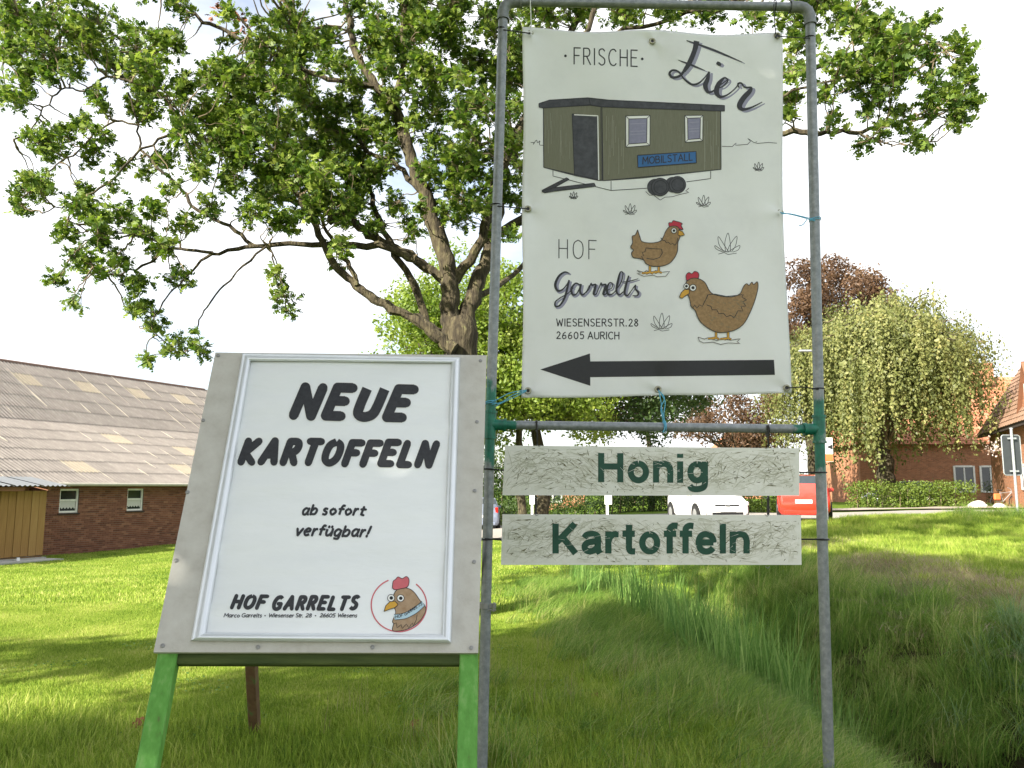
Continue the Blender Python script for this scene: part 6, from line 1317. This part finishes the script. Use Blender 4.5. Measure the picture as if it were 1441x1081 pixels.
    for l_ in (((-.035, .045), (0, -.005), (.035, .045)), ((-.052, .015), (-.026, -.05), (0, .0), (.026, -.05), (.052, .015))): mb.tube([c + hx * .004 + hy * p_[0] + UP * p_[1] for p_ in l_], .005, 4)
    mb.build('badge', M['rim'], root, smooth=True)
    return root
hr = math.radians
car('red small hatchback with its back to the camera, right of the wooden boards', 9.75, 26.9, hr(70), 3.55, 1.64, 1.48, 'car_red')
car('white hatchback facing the camera between the two wooden boards', 6.75, 28.0, hr(-84), 4.0, 1.70, 1.46, 'car_white')
car('silver-blue estate car seen from behind just right of the left pole', -1.55, 41.2, hr(93), 4.2, 1.75, 1.55, 'car_blue')
car('dark car whose roof shows above the low hedge under the weeping tree', 23.9, 49.6, hr(170), 4.2, 1.75, 1.5, 'car_dark')

# ------------------------------------------------------------------ signs, posts, lamp, bicycle, stones
sx, sy = 15.05, 24.0; gz = Z(sx, sy); rs = empty('road_sign', (sx, sy, gz), label='road sign seen from behind, rounded grey panel on a steel post at the verge', cat='road sign')
top = 1.6 + (685 - 606) / F * sy; mb = MB(); mb.tube([(sx, sy, gz - .2), (sx, sy, top + .03)], .038, 12); mb.tube([(sx, sy, top + .03), (sx, sy, top + .07)], .05, 12); mb.build('post', M['galv'], rs, smooth=True)
def rrect(w_, h_, r, n=6):
    o = []
    for cx, cz, a0 in ((w_ - r, h_ - r, 0), (-w_ + r, h_ - r, 90), (-w_ + r, -h_ + r, 180), (w_ - r, -h_ + r, 270)):
        for i in range(n + 1): a = math.radians(a0 + 90 * i / n); o.append((cx + r * math.cos(a), cz + r * math.sin(a)))
    return o
zc = 1.6 + (685 - 641) / F * sy; q = rrect(.31, .60, .08); n = len(q); ya = -.05
mb = MB(); rot = math.radians(8); cz_ = lambda a, yy, z_: (sx + a * math.cos(rot) - yy * math.sin(rot), sy + .06 + a * math.sin(rot) + yy * math.cos(rot), zc + z_)
mb.add([cz_(a, 0, z_) for a, z_ in q] + [cz_(a, .02, z_) for a, z_ in q], [tuple(range(n)), tuple(range(n, 2 * n))[::-1]] + [(i, (i + 1) % n, n + (i + 1) % n, n + i) for i in range(n)]); mb.build('panel', M['signback'], rs)
mb = MB(); mb.tube([cz_(a, .0, z_) for a, z_ in q + [q[0]]], .016, 6, cap=False); mb.build('rim_profile', M['galv'], rs, smooth=True)
for dz in (.5, -.48): mb = MB(); mb.box(cz_(0, -.05, dz), (.26, .035, .05)); mb.tube([(sx, sy, zc + dz - .03), (sx, sy, zc + dz + .03)], .046, 12); mb.build('bracket', M['galv'], rs)
# white notice on a post behind the right pole
nx_, ny_ = (1161.5 - 720.5) / F * 24, 24.0; ng = Z(nx_, ny_); ns = empty('notice_sign', (nx_, ny_, ng), label='white notice with an orange foot on a post half hidden by the right pole', cat='sign')
mb = MB(); mb.tube([(nx_ - .06, ny_, ng - .1), (nx_ - .06, ny_, 3.1)], .03, 8); mb.build('post', M['galv'], ns, smooth=True)
mb = MB(); mb.box((nx_ + .01, ny_ - .05, 2.70), (.34, .02, .72)); mb.build('panel', M['white'], ns); mb = MB(); mb.box((nx_ + .01, ny_ - .0625, 2.46), (.33, .004, .22)); mb.build('orange_field', M['orange'], ns); mb = MB(); mb.add([(nx_ + .17, ny_ - .064, 2.86), (nx_ + .17, ny_ - .064, 2.70), (nx_ - .02, ny_ - .064, 2.78)], [(0, 1, 2)]); mb.build('arrow_mark', M['ink'], ns)
# low white marker posts
for (px, lab, big) in ((748.5, 'slim white marker post seen between the boards beside the thick trunk', 0), (853, 'white marker post with a square head between the boards left of centre', 1)):
    Y_ = 27.0; x = (px - 720.5) / F * Y_; g_ = Z(x, Y_); mt = 1.6 - (697 - 685) / F * Y_; r_ = empty('marker_post', (x, Y_, g_), label=lab, cat='marker post')
    mb = MB(); mb.bev((x, Y_, (g_ + mt) / 2 - .1), (.08, .08, mt - g_ + .1)); mb.build('post', M['white'], r_); mb = MB(); mb.bev((x + .03 * big, Y_ - .07, mt - .15), (.17 + .07 * big, .03, .30)); mb.build('head_plate', M['plate'], r_)
Y_ = 14.5; x = (871 - 720.5) / F * Y_; mb = MB(); mb.bev((x, Y_, Z(x, Y_) + .12), (.08, .08, .5)); tag(mb.build('wooden_stake', M['stake'], None), 'short pinkish stake at the end of the ditch under the lower board', 'stake')
# street lamp
Y_ = 38; x = (1151 - 720.5) / F * Y_; g_ = Z(x, Y_); zt_ = 1.6 + (685 - 493) / F * Y_; lp = empty('street_lamp', (x, Y_, g_), label='thin street lamp whose arm pokes out left of the right-hand pole', cat='street lamp')
mb = MB(); mb.tube([(x, Y_, g_ - .2), (x, Y_, zt_ - .1), (x - .1, Y_, zt_)], [.07, .045, .04], 10); mb.build('post', M['galv'], lp, smooth=True); mb = MB(); mb.bev((x - .42, Y_, zt_), (.62, .2, .11), b=.04); mb.build('lamp_head', M['galv'], lp)
# bicycle
Y_ = 44.5; x = (1408 - 720.5) / F * Y_; g_ = Z(x, Y_); bk_ = empty('bicycle', (x, Y_, g_), label='bicycle with an orange bag parked in the garden behind the road sign', cat='bicycle')
for s in (-.52, .52): mb = MB(); mb.tube([(x + s + .33 * math.cos(a), Y_, g_ + .36 + .33 * math.sin(a)) for a in np.linspace(0, 6.283, 21)], .028, 6, cap=False); mb.build('wheel', M['tyre'], bk_, smooth=True)
mb = MB()
for a, b_ in (((-.52, .36), (-.15, .36)), ((-.52, .36), (-.28, .85)), ((-.15, .36), (-.30, .95)), ((-.15, .36), (.35, .85)), ((-.28, .82), (.33, .88)), ((.52, .36), (.32, 1.05)), ((.32, 1.05), (.16, 1.12))): mb.tube([(x + a[0], Y_, g_ + a[1]), (x + b_[0], Y_, g_ + b_[1])], .022, 6)
mb.build('frame', M['rim'], bk_, smooth=True); mb = MB(); mb.bev((x - .31, Y_, g_ + .98), (.26, .16, .07), b=.02); mb.build('saddle', M['black'], bk_); mb = MB(); mb.bev((x - .52, Y_ - .1, g_ + .62), (.36, .18, .36), b=.05); mb.build('pannier', M['orange'], bk_)
def rock(x, y, r, lab, seed):
    bm = bmesh.new(); bmesh.ops.create_icosphere(bm, subdivisions=3, radius=1); rg2 = random.Random(seed)
    for v in bm.verts: v.co = Vector((v.co.x * r * 1.35, v.co.y * r, v.co.z * r * .75)) * (1 + .16 * math.sin(v.co.x * 3 + seed) * math.cos(v.co.y * 4) + .05 * math.sin(v.co.z * 9)); 
    me = bpy.data.meshes.new('boulder'); 
    for v in bm.verts: v.co += Vector((x, y, Z(x, y) + r * .35))
    bm.to_mesh(me); bm.free(); me.materials.append(M['stone']); tag(link('boulder', me), lab, 'boulder')
rock(24.4, 42.2, .36, 'larger pale boulder at the right end of the low hedge', 1); rock(25.4, 42.0, .27, 'smaller pale boulder nearest the road sign', 2)
fr = np.random.default_rng(15)
for (x, y, r, lab, m_) in ((30.2, 47.5, .75, 'flowering shrub with white blooms before the brown-roofed house', 'flower'), (29.4, 46.0, .5, 'small green garden shrub at the right picture edge', 'hedgeleaf'), (26.9, 51, .9, 'pale flowering climber between the two brick houses', 'flower')):
    t = empty('garden_shrub', (x, y, Z(x, y)), label=lab, cat='shrub'); mb = MB(); mb.tube([(x, y, Z(x, y) - .1), (x, y, Z(x, y) + r)], [.05, .02], 5); mb.build('stems', M['twig'], t)
    leafy(t, [(x, y, Z(x, y) + r * 1.0, r), (x + r * .5, y, Z(x, y) + r * .7, r * .7)], 260, (.08, .18), M['hedgeleaf'], fr, 'foliage')
    if m_ == 'flower': leafy(t, [(x, y - .15, Z(x, y) + r * 1.1, r * .95)], 70, (.10, .2), M['flower'], fr, 'blooms')
